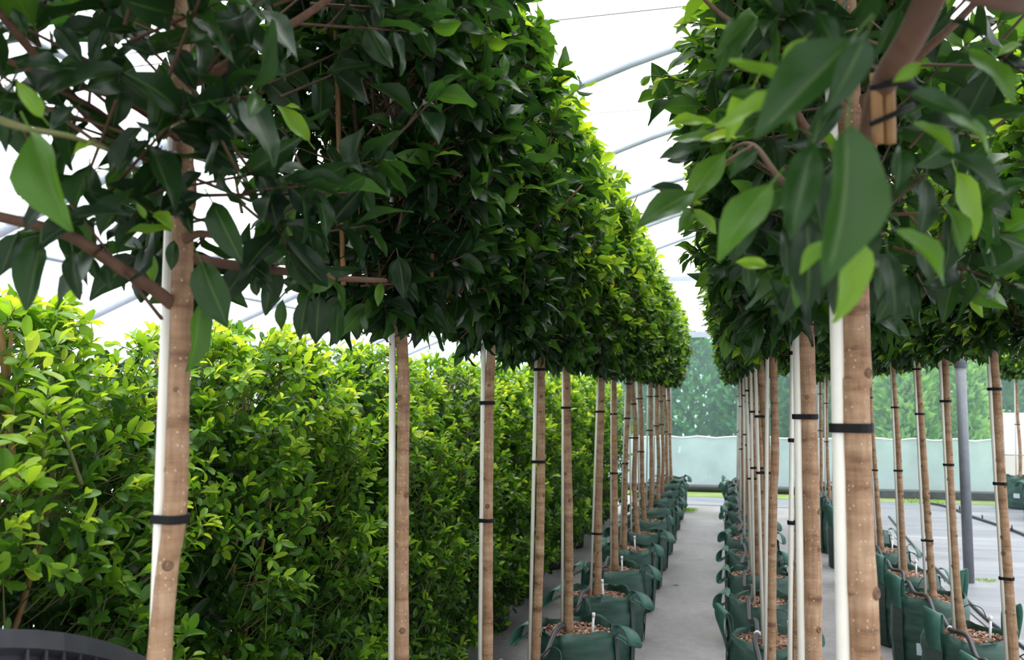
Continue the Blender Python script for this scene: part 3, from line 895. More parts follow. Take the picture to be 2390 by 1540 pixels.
# the first tree's long low branches and its big hanging leaves
root, lv = L_LV[0]
off = np.array([LX, LY[0], 0])
def branch_px(root, off, pts, r0, r1, mat='branch', name='branch'):
    P = catmull([at(px, py, d) for px, py, d in pts], 6)
    return make(name, MB().tube([p - off for p in P], list(np.linspace(r0, r1, len(P))), 9).mesh(name, mat, True), root)
branch_px(root, off, [(405, 712, 1.21), (350, 668, 1.15), (255, 608, 1.06), (150, 545, 1.0), (-60, 492, 0.92)], 0.010, 0.006)
branch_px(root, off, [(432, 600, 1.21), (500, 612, 1.26), (640, 630, 1.36), (780, 648, 1.50), (900, 655, 1.62)], 0.009, 0.005)
branch_px(root, off, [(430, 560, 1.2), (470, 545, 1.2), (540, 560, 1.22)], 0.007, 0.004)
branch_px(root, off, [(440, 90, 1.2), (380, 20, 1.1), (340, -60, 1.0)], 0.006, 0.004)
branch_px(root, off, [(425, 330, 1.22), (300, 240, 1.15), (120, 180, 1.05), (-40, 120, 1.0)], 0.006, 0.003)
branch_px(root, off, [(430, 420, 1.22), (330, 350, 1.15), (230, 260, 1.1), (100, 190, 1.02)], 0.006, 0.003, 'twig')
branch_px(root, off, [(-30, 270, 0.8), (60, 300, 0.8), (170, 320, 0.84), (250, 350, 0.9)], 0.004, 0.002, 'greentwig')
toC = -FW
def nr(u=0, v=0, w=1.0): return toC * w + np.array([0, 0, 1.0]) * v + RT * u
for a, b, d0, d1, n, t in [
    ((440, 230), (500, 330), 1.08, 1.06, nr(.1, .4), .07), ((380, 380), (430, 470), 1.08, 1.06, nr(.1, .3), .06), ((470, 400), (420, 450), 1.1, 1.08, nr(.1, .5), .12),
    ((400, 110), (460, 190), 1.08, 1.06, nr(.1, .5), .08), ((360, 130), (280, 90), 1.0, 1.0, nr(.1, .5), .07), ((250, 60), (200, 150), .98, .97, nr(.1, .4), .05),
    ((130, 60), (190, 130), .98, .97, nr(.1, .4), .05), ((430, 480), (450, 540), 1.1, 1.09, nr(.1, .3), .10), ((100, 275), (40, 190), .82, .80, nr(.2, .6), .62), ((75, 310), (150, 520), .80, .78, nr(-.2, .1), .50), ((95, 565), (65, 720), .95, .93, nr(.1, .1), .20),
    ((170, 585), (172, 695), .98, .97, nr(-.3, .1), .10), ((40, 545), (0, 640), .95, .93, nr(.3, .2), .06), ((495, 470), (555, 600), 1.10, 1.08, nr(-.15, .1), .24),
    ((470, 610), (525, 755), 1.12, 1.10, nr(-.1, .1), .28), ((465, 705), (462, 860), 1.16, 1.14, nr(.9, .1, .5), .45), ((545, 350), (395, 290), 1.12, 1.1, nr(.1, .5), .08),
    ((440, 300), (545, 375), 1.14, 1.12, nr(.1, .4), .06), ((165, 510), (280, 480), .96, .95, nr(.1, .8), .06), ((275, 400), (335, 315), 1.0, 1.0, nr(.1, .4), .10),
    ((60, 530), (100, 460), .93, .92, nr(.1, .4), .05), ((245, 620), (262, 670), 1.03, 1.02, nr(.1, .3), .10), ((215, 600), (222, 655), 1.05, 1.05, nr(.2, .3), .12),
    ((340, 510), (320, 475), 1.05, 1.04, nr(.1, .9), .70), ((400, 540), (300, 520), 1.05, 1.02, nr(.1, 1.2), .62), ((360, 500), (405, 520), 1.05, 1.03, nr(.1, .9), .72),
    ((215, 330), (165, 350), .86, .85, nr(.1, .7), .78), ((290, 170), (60, 190), .95, .95, nr(.1, .8), .16), ((150, 160), (20, 130), .95, .95, nr(.1, .6), .14),
    ((60, 80), (30, 10), .95, .95, nr(.3, .5), .12), ((355, 590), (352, 660), 1.18, 1.18, nr(.2, .1), .52), ((405, 560), (402, 630), 1.12, 1.12, nr(.2, .1), .15),
    ((720, 690), (690, 790), 1.35, 1.34, nr(.1, .1), .22), ((745, 690), (735, 800), 1.36, 1.35, nr(.3, .1), .08), ((790, 700), (782, 805), 1.40, 1.40, nr(-.2, .1), .16),
    ((600, 620), (640, 680), 1.25, 1.24, nr(.1, .2), .07), ((560, 600), (625, 640), 1.25, 1.22, nr(.1, .6), .06), ((660, 700), (650, 770), 1.3, 1.3, nr(.1, .1), .34),
    ((600, 690), (590, 640), 1.25, 1.24, nr(.1, .2), .20), ((655, 150), (620, 95), 1.1, 1.1, nr(.2, .8), .10), ((700, 255), (665, 240), 1.2, 1.2, nr(.1, .8), .8),
    ((890, 660), (880, 710), 1.62, 1.60, nr(.1, .1), .55), ((930, 600), (950, 690), 1.6, 1.58, nr(.1, .1), .04), ((720, 330), (660, 240), 1.25, 1.22, nr(.1, .5), .66),
    ((500, 225), (430, 255), 1.05, 1.05, nr(.1, .9), .10), ((380, 220), (490, 260), 1.05, 1.03, nr(.1, .9), .12), ((30, 260), (0, 340), .85, .83, nr(.2, .3), .10),
    ((180, 250), (90, 300), .95, .95, nr(.1, .6), .10), ((330, 300), (230, 390), 1.0, 1.0, nr(.1, .5), .07), ((285, 420), (330, 470), 1.1, 1.1, nr(.1, .5), .05)]:
    hand_leaf(lv, at(*a, d0), at(*b, d1), n, t)

fig_tree((LX - 0.02, 0.22), 'added out-of-view fig tree ending the hedge side row, crown overhanging beside the low drooping branch', GL, near=1, ties=(1.4,), rt=0.018,
    twigs=300, per=7, leaf=(0.075, 0.10), templ=T_NEAR, z0=1.95, hx=0.30, hy=0.34, canes=False, bright=0.3)  # tree out of view, added to shade the near crowns

# ------------------------------------------------------------------ row on the other side of the aisle
GR = 'fig trees in the row between aisle and weed mat'
RY = [1.40, 2.12, 2.86, 3.58, 4.33, 5.12, 5.86, 6.57, 7.30, 8.05, 8.80, 9.55, 10.3, 11.1, 11.9]
RX = 0.20
R_LAB = ['thick trunked fig tree with one wide black tie, first full trunk in the middle row',
         'fig tree with speckled brown trunk and one tie, second in the middle row',
         'slim fig tree behind a white stake with three ties, third in the middle row',
         'fig tree with light tan slightly kinked trunk, fourth in the middle row',
         'fig tree in green bag with pipe tied on, fifth in the middle row']
R_T = {0: [(2018, 1540), (2008, 1350), (2000, 1100), (1994, 900), (1996, 720)], 1: [(1898, 1540), (1896, 1300), (1888, 1000), (1880, 740)],
       2: [(1862, 1540), (1866, 1200), (1862, 780)], 3: [(1800, 1540), (1804, 1200), (1809, 1060), (1805, 830)]}
R_S = {0: [(1968, 1540), (1952, 740)], 1: [(1871, 1540), (1858, 760)], 2: [(1844, 1540), (1850, 760)], 3: [(1787, 1540), (1791, 820)]}
R_TIE = {0: [997], 1: [972], 2: [824, 1027, 1219], 3: [], 4: [972, 1104]}
for i, y in enumerate(RY):
    near = 1 if i < 8 else 0
    ties = [zpx(q, y, 1850) for q in R_TIE[i]] if i in R_TIE else [random.uniform(1.5, 1.65), random.uniform(1.05, 1.3)]
    kw = dict(twigs=460 if near else 380, per=8, rt=(0.0235, 0.0205, 0.0155, 0.0165)[i] if i < 4 else 0.019, bright=1.0)  # bright puts more light into this row's leaf colour
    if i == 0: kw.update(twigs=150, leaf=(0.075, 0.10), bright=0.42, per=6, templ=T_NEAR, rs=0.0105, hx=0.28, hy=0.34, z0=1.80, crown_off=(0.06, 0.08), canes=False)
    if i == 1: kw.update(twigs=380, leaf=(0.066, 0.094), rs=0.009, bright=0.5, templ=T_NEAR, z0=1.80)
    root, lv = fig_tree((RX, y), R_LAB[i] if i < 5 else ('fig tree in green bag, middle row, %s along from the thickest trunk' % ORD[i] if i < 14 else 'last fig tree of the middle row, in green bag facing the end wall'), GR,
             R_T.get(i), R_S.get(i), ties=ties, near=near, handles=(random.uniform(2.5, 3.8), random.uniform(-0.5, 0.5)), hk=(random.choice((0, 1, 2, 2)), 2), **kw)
    if i == 1:      # loose young shoots reaching over the aisle
        off = np.array([RX, y, 0])
        for pts in ([(1760, 190, 2.0), (1680, 196, 1.95), (1600, 190, 1.92), (1520, 176, 1.90)], [(1745, 60, 1.95), (1680, 62, 1.93), (1610, 52, 1.90)], [(1760, 230, 2.0), (1690, 225, 1.98), (1620, 228, 1.96)],
                    [(1740, 130, 2.0), (1690, 120, 1.97), (1650, 90, 1.95)]):
            P = np.array(catmull([at(*p) for p in pts], 6))
            make('shoot', MB().tube([p - off for p in P], list(np.linspace(0.003, 0.0012, len(P))), 6).mesh('shoot', 'twig', True), root)
            for k in range(13):
                p = P[int((len(P) - 1) * k / 12)]; d = P[-1] - P[0]; d = d / np.linalg.norm(d)
                dd = d * 0.6 + np.array([0, 0, 1.0]) * random.uniform(-.9, .6) + RT * random.uniform(-.3, .3)
                hand_leaf(lv, p, p + dd / np.linalg.norm(dd) * random.uniform(.03, .05), toC * .6 + np.array([0, 0, 1.0]) + rng.normal(size=3) * .4, random.uniform(.45, .95))
root, lv = fig_tree((0.25, 0.60), 'large leaved fig tree at the middle row end, tied branch with bamboo canes hanging over', GR, near=1, ties=(1.4,), rt=0.022,
    twigs=330, per=7, leaf=(0.075, 0.10), templ=T_NEAR, z0=2.02, hx=0.30, hy=0.34, canes=False, bright=0.4)
off = np.array([0.25, 0.60, 0])
branch_px(root, off, [(2185, -40, .70), (2130, 80, .74), (2065, 190, .80), (2040, 260, .90), (2010, 400, 1.15)], 0.013, 0.012)
for px0, px1 in ((2045, 2050), (2075, 2078)):
    branch_px(root, off, [(px0, 170, .80), (px1, 335, .82)], 0.0055, 0.0055, 'cane', 'bamboo_cane')
branch_px(root, off, [(2030, 290, .80), (2090, 265, .79), (2130, 245, .80)], 0.0028, 0.0028, 'tie', 'tie')
branch_px(root, off, [(2030, 205, .78), (2110, 195, .77), (2200, 240, .80)], 0.003, 0.003, 'tie', 'tie')
branch_px(root, off, [(2200, -60, .60), (2330, -10, .62), (2420, 10, .66)], 0.012, 0.008)
branch_px(root, off, [(1990, 420, 1.0), (1850, 440, .95), (1760, 340, 1.0), (1700, 350, 1.05)], 0.005, 0.002, 'twig')
branch_px(root, off, [(1760, 340, 1.0), (1680, 390, 1.0), (1625, 440, 1.0), (1612, 490, 1.0)], 0.003, 0.0015, 'twig')
for a, b, d0, d1, n, t in [
    ((1950, 400), (1900, 560), .86, .84, nr(-.1, .2), .10), ((2010, 420), (2050, 560), .86, .84, nr(.2, .2), .08), ((1960, 520), (1930, 660), .84, .82, nr(-.2, .2), .14),
    ((2030, 500), (2020, 640), .84, .82, nr(.1, .2), .10), ((1900, 560), (1930, 700), .88, .86, nr(-.1, .1), .05), ((1960, 610), (1945, 730), .86, .85, nr(-.2, .1), .09),
    ((2050, 600), (2070, 700), .88, .87, nr(.2, .1), .12), ((1980, 380), (1940, 480), .80, .78, nr(-.2, .4), .16), ((1960, 230), (1900, 330), .84, .82, nr(-.1, .4), .12),
    ((2000, 330), (2080, 420), .86, .84, nr(.2, .4), .20), ((1850, 660), (1830, 760), .9, .9, nr(-.1, .2), .07), ((2090, 660), (2060, 760), .9, .9, nr(.1, .2), .08),
    ((1950, 20), (1930, 150), .8, .78, nr(-.1, .3), .08), ((1890, 440), (1800, 480), .8, .78, nr(-.1, .8), .30), ((1760, 470), (1720, 600), .86, .84, nr(-.2, .3), .10),
    ((1975, 300), (1990, 650), .58, .55, nr(.2, .1), .30), ((1990, 90), (1790, 300), .60, .58, nr(-.2, .3), .26), ((2020, 80), (1960, 250), .56, .55, nr(.4, .2), .20),
    ((1900, 330), (1840, 540), .60, .58, nr(-.3, .2), .22), ((1800, 430), (1668, 570), .74, .72, nr(-.1, .8), .50), ((2010, 560), (1985, 740), .66, .64, nr(.3, .2), .66),
    ((1935, 560), (1870, 635), .66, .66, nr(-.2, .8), .58), ((2090, 540), (2230, 640), .70, .70, nr(.2, .9), .52), ((2070, 590), (2110, 735), .74, .72, nr(.2, .1), .05),
    ((1880, 500), (1910, 720), .72, .70, nr(-.1, .1), .04), ((1830, 530), (1845, 640), .78, .76, nr(.1, .2), .06), ((2200, 260), (2345, 330), .74, .74, nr(.1, .9), .50),
    ((2130, 290), (2250, 350), .72, .72, nr(.1, 1.2), .55), ((2120, 220), (2280, 250), .62, .60, nr(.2, .3), .24), ((2200, 355), (2370, 440), .72, .70, nr(.1, .5), .18),
    ((2220, 50), (2305, 75), .72, .70, nr(.2, .6), .04), ((2150, 150), (2090, 190), .66, .66, nr(.1, .2), .62), ((2100, 340), (2110, 440), .74, .72, nr(.2, .2), .20),
    ((1840, 210), (1730, 120), .70, .68, nr(-.1, .8), .62), ((1850, 230), (1670, 270), .70, .70, nr(.1, .8), .66), ((1760, 200), (1690, 310), .80, .78, nr(-.2, .8), .72),
    ((1760, 40), (1680, 110), .78, .76, nr(.2, .2), .30), ((1720, 40), (1690, 170), .80, .78, nr(.2, .2), .28), ((1790, 0), (1760, -60), .7, .7, nr(.2, .3), .75),
    ((1880, 90), (1820, 150), .70, .70, nr(.1, .5), .62), ((1900, 20), (1960, 110), .66, .64, nr(.1, .3), .14), ((1660, 290), (1560, 270), .95, .93, nr(.1, .8), .70),
    ((1690, 360), (1600, 460), 1.0, .98, nr(.1, .6), .52), ((1620, 450), (1495, 500), .98, .95, nr(.1, .5), .36), ((1600, 455), (1530, 430), 1.0, .98, nr(.1, .5), .06),
    ((1612, 490), (1590, 540), 1.0, .98, nr(.1, .2), .46), ((1618, 490), (1680, 540), 1.0, 1.0, nr(.1, .3), .56), ((1610, 480), (1640, 470), 1.0, 1.0, nr(.1, .4), .60),
    ((1640, 345), (1540, 360), 1.0, 1.0, nr(.1, .7), .20), ((1680, 330), (1575, 310), 1.0, 1.0, nr(.1, .7), .45), ((1860, 300), (1730, 200), .75, .72, nr(.1, .7), .34),
    ((1720, 320), (1650, 310), .95, .93, nr(.1, .9), .85), ((1770, 350), (1700, 400), .85, .85, nr(.1, .7), .20), ((1880, 380), (1930, 520), .68, .66, nr(.1, .3), .06),
    ((2160, 420), (2170, 540), .78, .76, nr(.3, .2), .08), ((2210, 480), (2260, 590), .80, .78, nr(.1, .4), .42), ((2230, 400), (2305, 540), .9, .88, nr(.1, .4), .66),
    ((1950, 130), (1900, 30), .7, .7, nr(.1, .3), .10), ((2100, 20), (2050, 120), .9, .9, nr(.1, .3), .12), ((2330, 130), (2390, 90), .9, .9, nr(.1, .9), .58),
    ((2260, 120), (2390, 210), .85, .82, nr(.1, .4), .50), ((1740, 600), (1760, 690), .95, .95, nr(.1, .2), .10), ((1790, 620), (1720, 610), .9, .9, nr(.1, .3), .70),
    ((1800, 650), (1850, 740), .9, .9, nr(.1, .2), .05), ((1860, 620), (1870, 720), .85, .85, nr(.1, .2), .34), ((2140, 560), (2190, 660), .86, .85, nr(.1, .3), .06)]:
    hand_leaf(lv, at(*a, d0), at(*b, d1), n, t, 0.78)

# ------------------------------------------------------------------ row beside the weed mat
GT = 'fig trees in the row edging the weed mat'
TY = [3.10, 3.87, 4.655, 5.45, 6.14, 7.04, 7.85, 8.65, 9.45, 10.25, 11.05, 11.85]
TX = 1.135
T_LAB = ['fig tree crown at the row end beyond the leaning trunk with three ties',
         'fig tree with leaning tan trunk and three black ties, nearest the weed mat hose',
         'fig tree whose trunk curves sharply at the foot, bag with upright handle',
         'fig tree with three ties, bag carrying a pale blue label patch',
         'fig tree with slim straight trunk, fourth bag along black pipe beside weed mat']
T_T = {1: [(2365, 1540), (2348, 1300), (2334, 1100), (2324, 900), (2316, 780)], 2: [(2252, 1495), (2240, 1430), (2229, 1320), (2214, 1050), (2206, 830)],
       3: [(2180, 1405), (2170, 1280), (2155, 1050), (2141, 840)], 4: [(2111, 1348), (2105, 1240), (2094, 1000), (2085, 880)], 5: [(2058, 1290), (2050, 1200), (2038, 1040), (2030, 900)]}
T_S = {1: [(2350, 1540), (2304, 790)], 2: [(2228, 1490), (2194, 840)], 3: [(2162, 1415), (2134, 850)], 4: [(2100, 1342), (2081, 890)], 5: [(2046, 1290), (2026, 910)]}
T_TIE = {1: [908, 1125, 1342], 2: [936, 1084], 3: [861, 966, 1262], 4: [951, 1100], 5: [928, 1100]}
for i, y in enumerate(TY):
    near = 1 if i < 7 else 0
    ties = [zpx(q, y, 2200) for q in T_TIE[i]] if i in T_TIE else [random.uniform(1.5, 1.65), random.uniform(1.05, 1.3)]
    kw = dict(twigs=440 if near else 340, per=8, rt=0.0205 if i == 1 else 0.0185, bright=0.95, z0=1.83, hx=0.28)  # high bright: extra light carried by the leaf tint
    fig_tree((TX, y), T_LAB[i] if i < 5 else ('fig tree in green bag, weed mat row, %s along from the leaning three tie trunk' % ORD[i - 1] if i < 11 else 'last fig tree of the weed mat row, in green bag facing the end wall'), GT,
             T_T.get(i), T_S.get(i), ties=ties, near=near, handles=(random.uniform(3.5, 3.8), random.uniform(0.0, 0.5)), hk=(1, 1 if i in (1, 2, 3) else 0),
             label_q=4.35 if i in (2, 3, 4) else None, **kw)
# two more standing by the end wall beyond the weed mat
for k, (x, y) in enumerate(((4.09, 13.62), (4.02, 12.55))):
    fig_tree((x, y), ('fig tree standing apart across the weed mat, close to the white panel', 'fig tree standing apart across the weed mat, nearer the nozzle hose')[k], 'fig trees by the white panel', near=0, twigs=260, per=8, bright=0.9,
             ties=(1.2,), label_q=4.2 if k != 1 else None, z0=1.90, z1=2.35)

# ------------------------------------------------------------------ hedge of leafy shrubs
GH = 'shrubs forming the leafy hedge'
HLAB = ['bushy light green hedge shrub with bare brown stems, behind black ribbed tub',
        'bulging bright green hedge shrub, second along from black ribbed tub',
        'leafy green hedge shrub, third along from black ribbed tub']
HS = [(-1.66, 1.42), (-1.66, 2.58), (-1.68, 3.66), (-1.70, 4.74), (-1.70, 5.82), (-1.70, 6.9), (-1.70, 8.0), (-1.70, 9.1), (-1.70, 10.2), (-1.70, 11.3)]
for i, (hx_, hy_) in enumerate(HS):
    root = bpy.data.objects.new('hedge_shrub', None); link(root); root.location = (hx_, hy_, 0)
    tag(root, HLAB[i] if i < 3 else 'leafy hedge shrub in black bag, %s along the hedge from black ribbed tub' % ORD[i], 'shrub', GH)
    off = np.array([hx_, hy_, 0])
    mb = MB().lathe([(0.0, 0.0), (0.21, 0.0), (0.225, 0.18), (0.22, 0.34), (0.205, 0.335), (0.20, 0.29), (0.0, 0.30)], 24)
    make('pot_bag', mb.mesh('pot_bag', 'shrubbag', True), root)
    for k in range(7 if i < 4 else 4):
        a = k * 2.4 + i; sp = random.uniform(0.12, 0.34)
        P = catmull([(0.05 * math.cos(a), 0.05 * math.sin(a), 0.28), (sp * .5 * math.cos(a), sp * .6 * math.sin(a), 0.8), (sp * math.cos(a), sp * 1.2 * math.sin(a), 1.3), (sp * 1.1 * math.cos(a), sp * 1.3 * math.sin(a), 1.75)], 3)
        make('stem', MB().tube(P, list(np.linspace(0.011, 0.004, len(P))), 6).mesh('stem', 'cane', True), root)
    lv = Leaves()
    n = (1500, 1500, 1250, 1000, 850, 700, 600, 520, 450, 450)[i]
    ls = (0.032, 0.054) if i < 4 else (0.042, 0.07)
    h = rng.uniform(0, 1, n)
    ang = rng.uniform(0, 2 * np.pi, n)
    # more of the twigs on the face that meets the light of the aisle
    face = rng.uniform(size=n) < 0.5
    ang[face] = rng.uniform(-1.35, 1.35, face.sum())
    c_, s_ = np.cos(ang), np.sin(ang)
    ex = np.sign(c_) * np.abs(c_) ** 0.75; ey = np.sign(s_) * np.abs(s_) ** 0.75
    rad = np.where(rng.uniform(size=n) < 0.72, rng.uniform(0.80, 1.0, n), rng.uniform(0.3, 0.8, n))
    prof = (0.80 + 0.22 * np.sin(np.pi * np.clip(h, 0, 1) ** 0.8)) * np.sqrt(np.clip(1 - np.clip((h - 0.80) / 0.23, 0, 1) ** 2, 0, 1))
    knob = np.sin(ang * 5 + h * 8 + i * 2) * np.sin(h * 14 - ang * 3 + i) + 0.6 * np.sin(ang * 9 + h * 21 + i)
    lump = 1 + 0.20 * knob + rng.normal(size=n) * 0.04
    O = np.stack([hx_ + ex * 0.40 * prof * rad * lump, hy_ + ey * 0.60 * prof * rad * lump, 0.20 + 1.62 * h], 1)
    D = np.stack([ex * 0.8, ey * 0.6, np.full(n, 0.62)], 1) + rng.normal(size=(n, 3)) * 0.33
    D /= np.linalg.norm(D, axis=1, keepdims=True)
    tl = rng.uniform(0.06, 0.15, n)
    O = O - D * (tl * 0.5)[:, None]
    young_lit = np.clip(0.26 + 0.62 * h ** 1.6 + 0.35 * (rad - 0.75) + rng.normal(size=n) * 0.14 + 0.16 * knob, 0.04, 1)  # new growth, with light put into the tint of top and lumps
    grow(lv, O, D, 8, tl, ls, young_lit + 0.12, 0.10 + 0.42 * young_lit, spread=0.75, droop=0.05, up=0.6)
    stuff(make('twigs', twig_mesh('twigs', O - off, D, tl, 0.0022, 'greentwig'), root))
    nf = 620 if i < 5 else 300            # inner fill, big leaves coloured dark for the shade in the gaps
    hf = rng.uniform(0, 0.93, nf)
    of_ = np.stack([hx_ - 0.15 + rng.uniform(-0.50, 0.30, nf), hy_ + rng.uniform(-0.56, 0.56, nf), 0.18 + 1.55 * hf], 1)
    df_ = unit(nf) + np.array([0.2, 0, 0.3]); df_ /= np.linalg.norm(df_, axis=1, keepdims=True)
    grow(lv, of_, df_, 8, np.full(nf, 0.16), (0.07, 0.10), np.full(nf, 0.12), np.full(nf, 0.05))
    if i == 0:   # taller pale shoots and bare brown stems on the face
        for pts, nl in (([(80, 1320, 1.72), (95, 1150, 1.66), (105, 1000, 1.62), (115, 880, 1.60)], 26), ([(190, 1130, 1.7), (150, 1010, 1.66), (130, 940, 1.63)], 14), ([(30, 1280, 1.66), (20, 1080, 1.64), (40, 900, 1.66)], 16)):
            P = np.array(catmull([at(*p) for p in pts], 8))
            make('shoot', MB().tube([p - off for p in P], list(np.linspace(0.0045, 0.0015, len(P))), 6).mesh('shoot', 'greentwig', True), root)
            for k in range(nl):
                p = P[int((len(P) - 1) * (0.35 + 0.65 * k / nl))]
                a = k * 2.4; dd = np.array([math.cos(a), math.sin(a), 0.75])
                lv.add(p[None], frames(dd[None], (np.array([0, 0, 1.0]) - dd * .3)[None] + rng.normal(size=(1, 3)) * .3), np.array([random.uniform(.035, .052)]), np.array([random.uniform(.62, .95)]))
        for pts in ([(40, 1150, 1.75), (20, 1000, 1.72), (10, 860, 1.70), (0, 760, 1.70)], [(25, 980, 1.73), (-10, 920, 1.72)]):
            P = catmull([at(*p) for p in pts], 5)
            make('stem', MB().tube([p - off for p in P], list(np.linspace(0.009, 0.006, len(P))), 7).mesh('stem', 'cane', True), root)
    PLANTS.append([root, lv, 'hed', T_HMID if i < 3 else T_FAR, off])

# ------------------------------------------------------------------ clipped conifers outside the end wall
def conifer(x, y, hgt, rx, tint, label, group, n=5200, shape='column'):
    root = bpy.data.objects.new('conifer', None); link(root); root.location = (x, y, 0)
    tag(root, label, 'conifer', group)
    make('trunk', MB().tube([(0, 0, 0), (0, 0, hgt * 0.8)], [0.07, 0.02], 8).mesh('trunk', 'twig', True), root)
    h = rng.uniform(0, 1, n); a = rng.uniform(0, 2 * np.pi, n)
    w = rx * (np.clip(1.0 - 0.32 * h, 0, 1) if shape == 'column' else np.sqrt(np.clip(1.02 - h ** 4, 0, 1)))
    w = w * np.where(h > 0.9, np.sqrt(np.clip(1 - ((h - 0.9) / 0.1) ** 2, 0, 1)), 1)
    # rounded clumps
    lump = 1 + 0.10 * np.sin(a * 7 + h * 11 + x * 3) * np.sin(h * 23 + a * 4) + 0.06 * np.sin(a * 13 + h * 37 + y)
    rr = w * lump * rng.uniform(0.82, 1.0, n)
    P = np.stack([rr * np.cos(a), rr * np.sin(a), 0.05 + hgt * h], 1)
    D = np.stack([np.cos(a), np.sin(a), np.full(n, 0.8)], 1) + rng.normal(size=(n, 3)) * 0.4
    Nn = np.stack([np.cos(a), np.sin(a), np.full(n, 0.5)], 1) + rng.normal(size=(n, 3)) * 0.5
    T = np.clip(tint + (lump - 1) * 2.2 + rng.normal(size=n) * 0.10, 0, 1)
    V, Q, A = expand(P, frames(D, Nn), rng.uniform(0.12, 0.22, n), T, T_CON)
    stuff(make('foliage', quad_mesh('conifer_foliage', V, Q, 'con_s', A), root))
def expand(P, R, L, T, templ):
    vs, qs, ts, rs_ = [], [], [], []
    base = 0
    pick = rng.integers(0, len(templ), len(P))
    for k, (V, Q, rib) in enumerate(templ):
        m = pick == k
        c = int(m.sum())
        if not c: continue
        W_ = np.einsum('nij,nvj->nvi', R[m], V[None] * L[m][:, None, None]) + P[m][:, None, :]
        vs.append(W_.reshape(-1, 3)); nv = len(V)
        qs.append((Q[None] + (base + np.arange(c) * nv)[:, None, None]).reshape(-1, 4))
        ts.append(np.repeat(T[m], nv)); rs_.append(np.tile(rib, c)); base += c * nv
    return np.concatenate(vs), np.concatenate(qs), {'tint': np.concatenate(ts), 'rib': np.concatenate(rs_)}
for k, x in enumerate((-1.8, -0.6, 0.5, 1.6)):
    conifer(x, 16.6 + 0.15 * (k % 2), 2.62 + 0.06 * (k % 3), 0.62, 0.22, 'dark green clipped conifer outside the tinted film end wall', 'dark conifers outside the end wall', shape='block')
for k, (x, y, r) in enumerate(((3.16, 16.3, 0.56), (4.02, 16.35, 0.54))):
    conifer(x, y, 3.3, r, 0.85, 'pale yellow green column conifer outside the tinted film end wall', 'pale conifers outside the end wall')
for k, x in enumerate((2.4, 3.4, 4.9, 5.9)):
    conifer(x, 17.9, 2.9, 0.54, 0.18, 'dark green conifer rising behind the pale column conifers', 'dark conifers behind the pale ones', n=3800, shape='block')

# ------------------------------------------------------------------ post, pipes and small things
post = bpy.data.objects.new('support_post', None); link(post); post.location = (2.02, 8.15, 0)
tag(post, 'grey galvanised steel post standing on the weed mat', 'post')
make('post_tube', MB().tube([(0, 0, 0.0), (0, 0, 2.0)], 0.042, 16).mesh('post_tube', 'galv', True), post)
make('collar', MB().tube([(0, 0, 1.86), (0, 0, 2.02)], 0.05, 16).mesh('collar', 'galv', True), post)
make('upper_tube', MB().tube([(0, 0, 1.98), (0, 0, roof_z(2.02) - 0.10)], 0.034, 16).mesh('upper_tube', 'galv', True), post)

def row_pipe(pts, rad, label, clips=()):
    o = make('irrigation_pipe', MB().tube(catmull(pts, 6), rad, 8).mesh('irrigation_pipe', 'pipe', True))
    tag(o, label, 'pipe')
    for c in clips: make('pipe_tie', MB().tube([(c[0] - .004, c[1], c[2]), (c[0] + .004, c[1] + .012, c[2] + .002)], rad * 1.35, 8).mesh('pipe_tie', 'tag', True), o)
    return o
pp = []
for i, y in enumerate(LY):
    if i < 2: continue
    pp += [(LX - 0.06, y - 0.20, 0.492), (LX - 0.055, y, 0.470), (LX - 0.06, y + 0.20, 0.488), (LX - 0.07 + random.uniform(-.02, .02), y + 0.40, 0.44)]
row_pipe(pp, 0.0125, 'black irrigation pipe lying across the bags of the hedge side row')
pp = []
for i, y in enumerate(RY):
    if i < 3: continue
    w = random.uniform(-0.02, 0.02)
    pp += [(RX - 0.075 + w, y - 0.19, 0.492), (RX - 0.065, y, 0.470), (RX - 0.075 - w, y + 0.19, 0.488), (RX - 0.085 + w, y + 0.38, 0.44)]
row_pipe(pp, 0.0125, 'black irrigation pipe lying across the bags of the middle row', [(RX - 0.065, RY[4], 0.470)])
pp = []
for i, y in enumerate(TY):
    if i < 1: continue
    pp += [(TX - 0.05, y - 0.20, 0.494), (TX - 0.075, y, 0.470), (TX - 0.07, y + 0.20, 0.488), (TX - 0.06, y + 0.39, 0.45)]
row_pipe(pp, 0.0115, 'black irrigation pipe lying across the bags beside the weed mat', [(TX - 0.074, TY[2], 0.470)])
hose = [(2150, 1172), (2190, 1177), (2225, 1187), (2275, 1207), (2330, 1225), (2400, 1252), (2520, 1320)]
h1 = row_pipe([on_z(*p, 0.03) for p in hose], 0.016, 'black hose with small upright nozzles curving over the weed mat')
for p in ((2240, 1190), (2293, 1212), (2362, 1237)):
    q = on_z(*p, 0.03); make('nozzle', MB().tube([q, q + np.array([0, 0, 0.06])], [0.012, 0.007], 8).mesh('nozzle', 'pipe', True), h1)
hose2 = [(2075, 1205), (2130, 1270), (2210, 1352), (2290, 1432), (2340, 1472), (2392, 1512), (2480, 1580)]
row_pipe([on_z(*p, 0.022) for p in hose2], 0.012, 'straight black pipe on the ground beside the weed mat row bags')

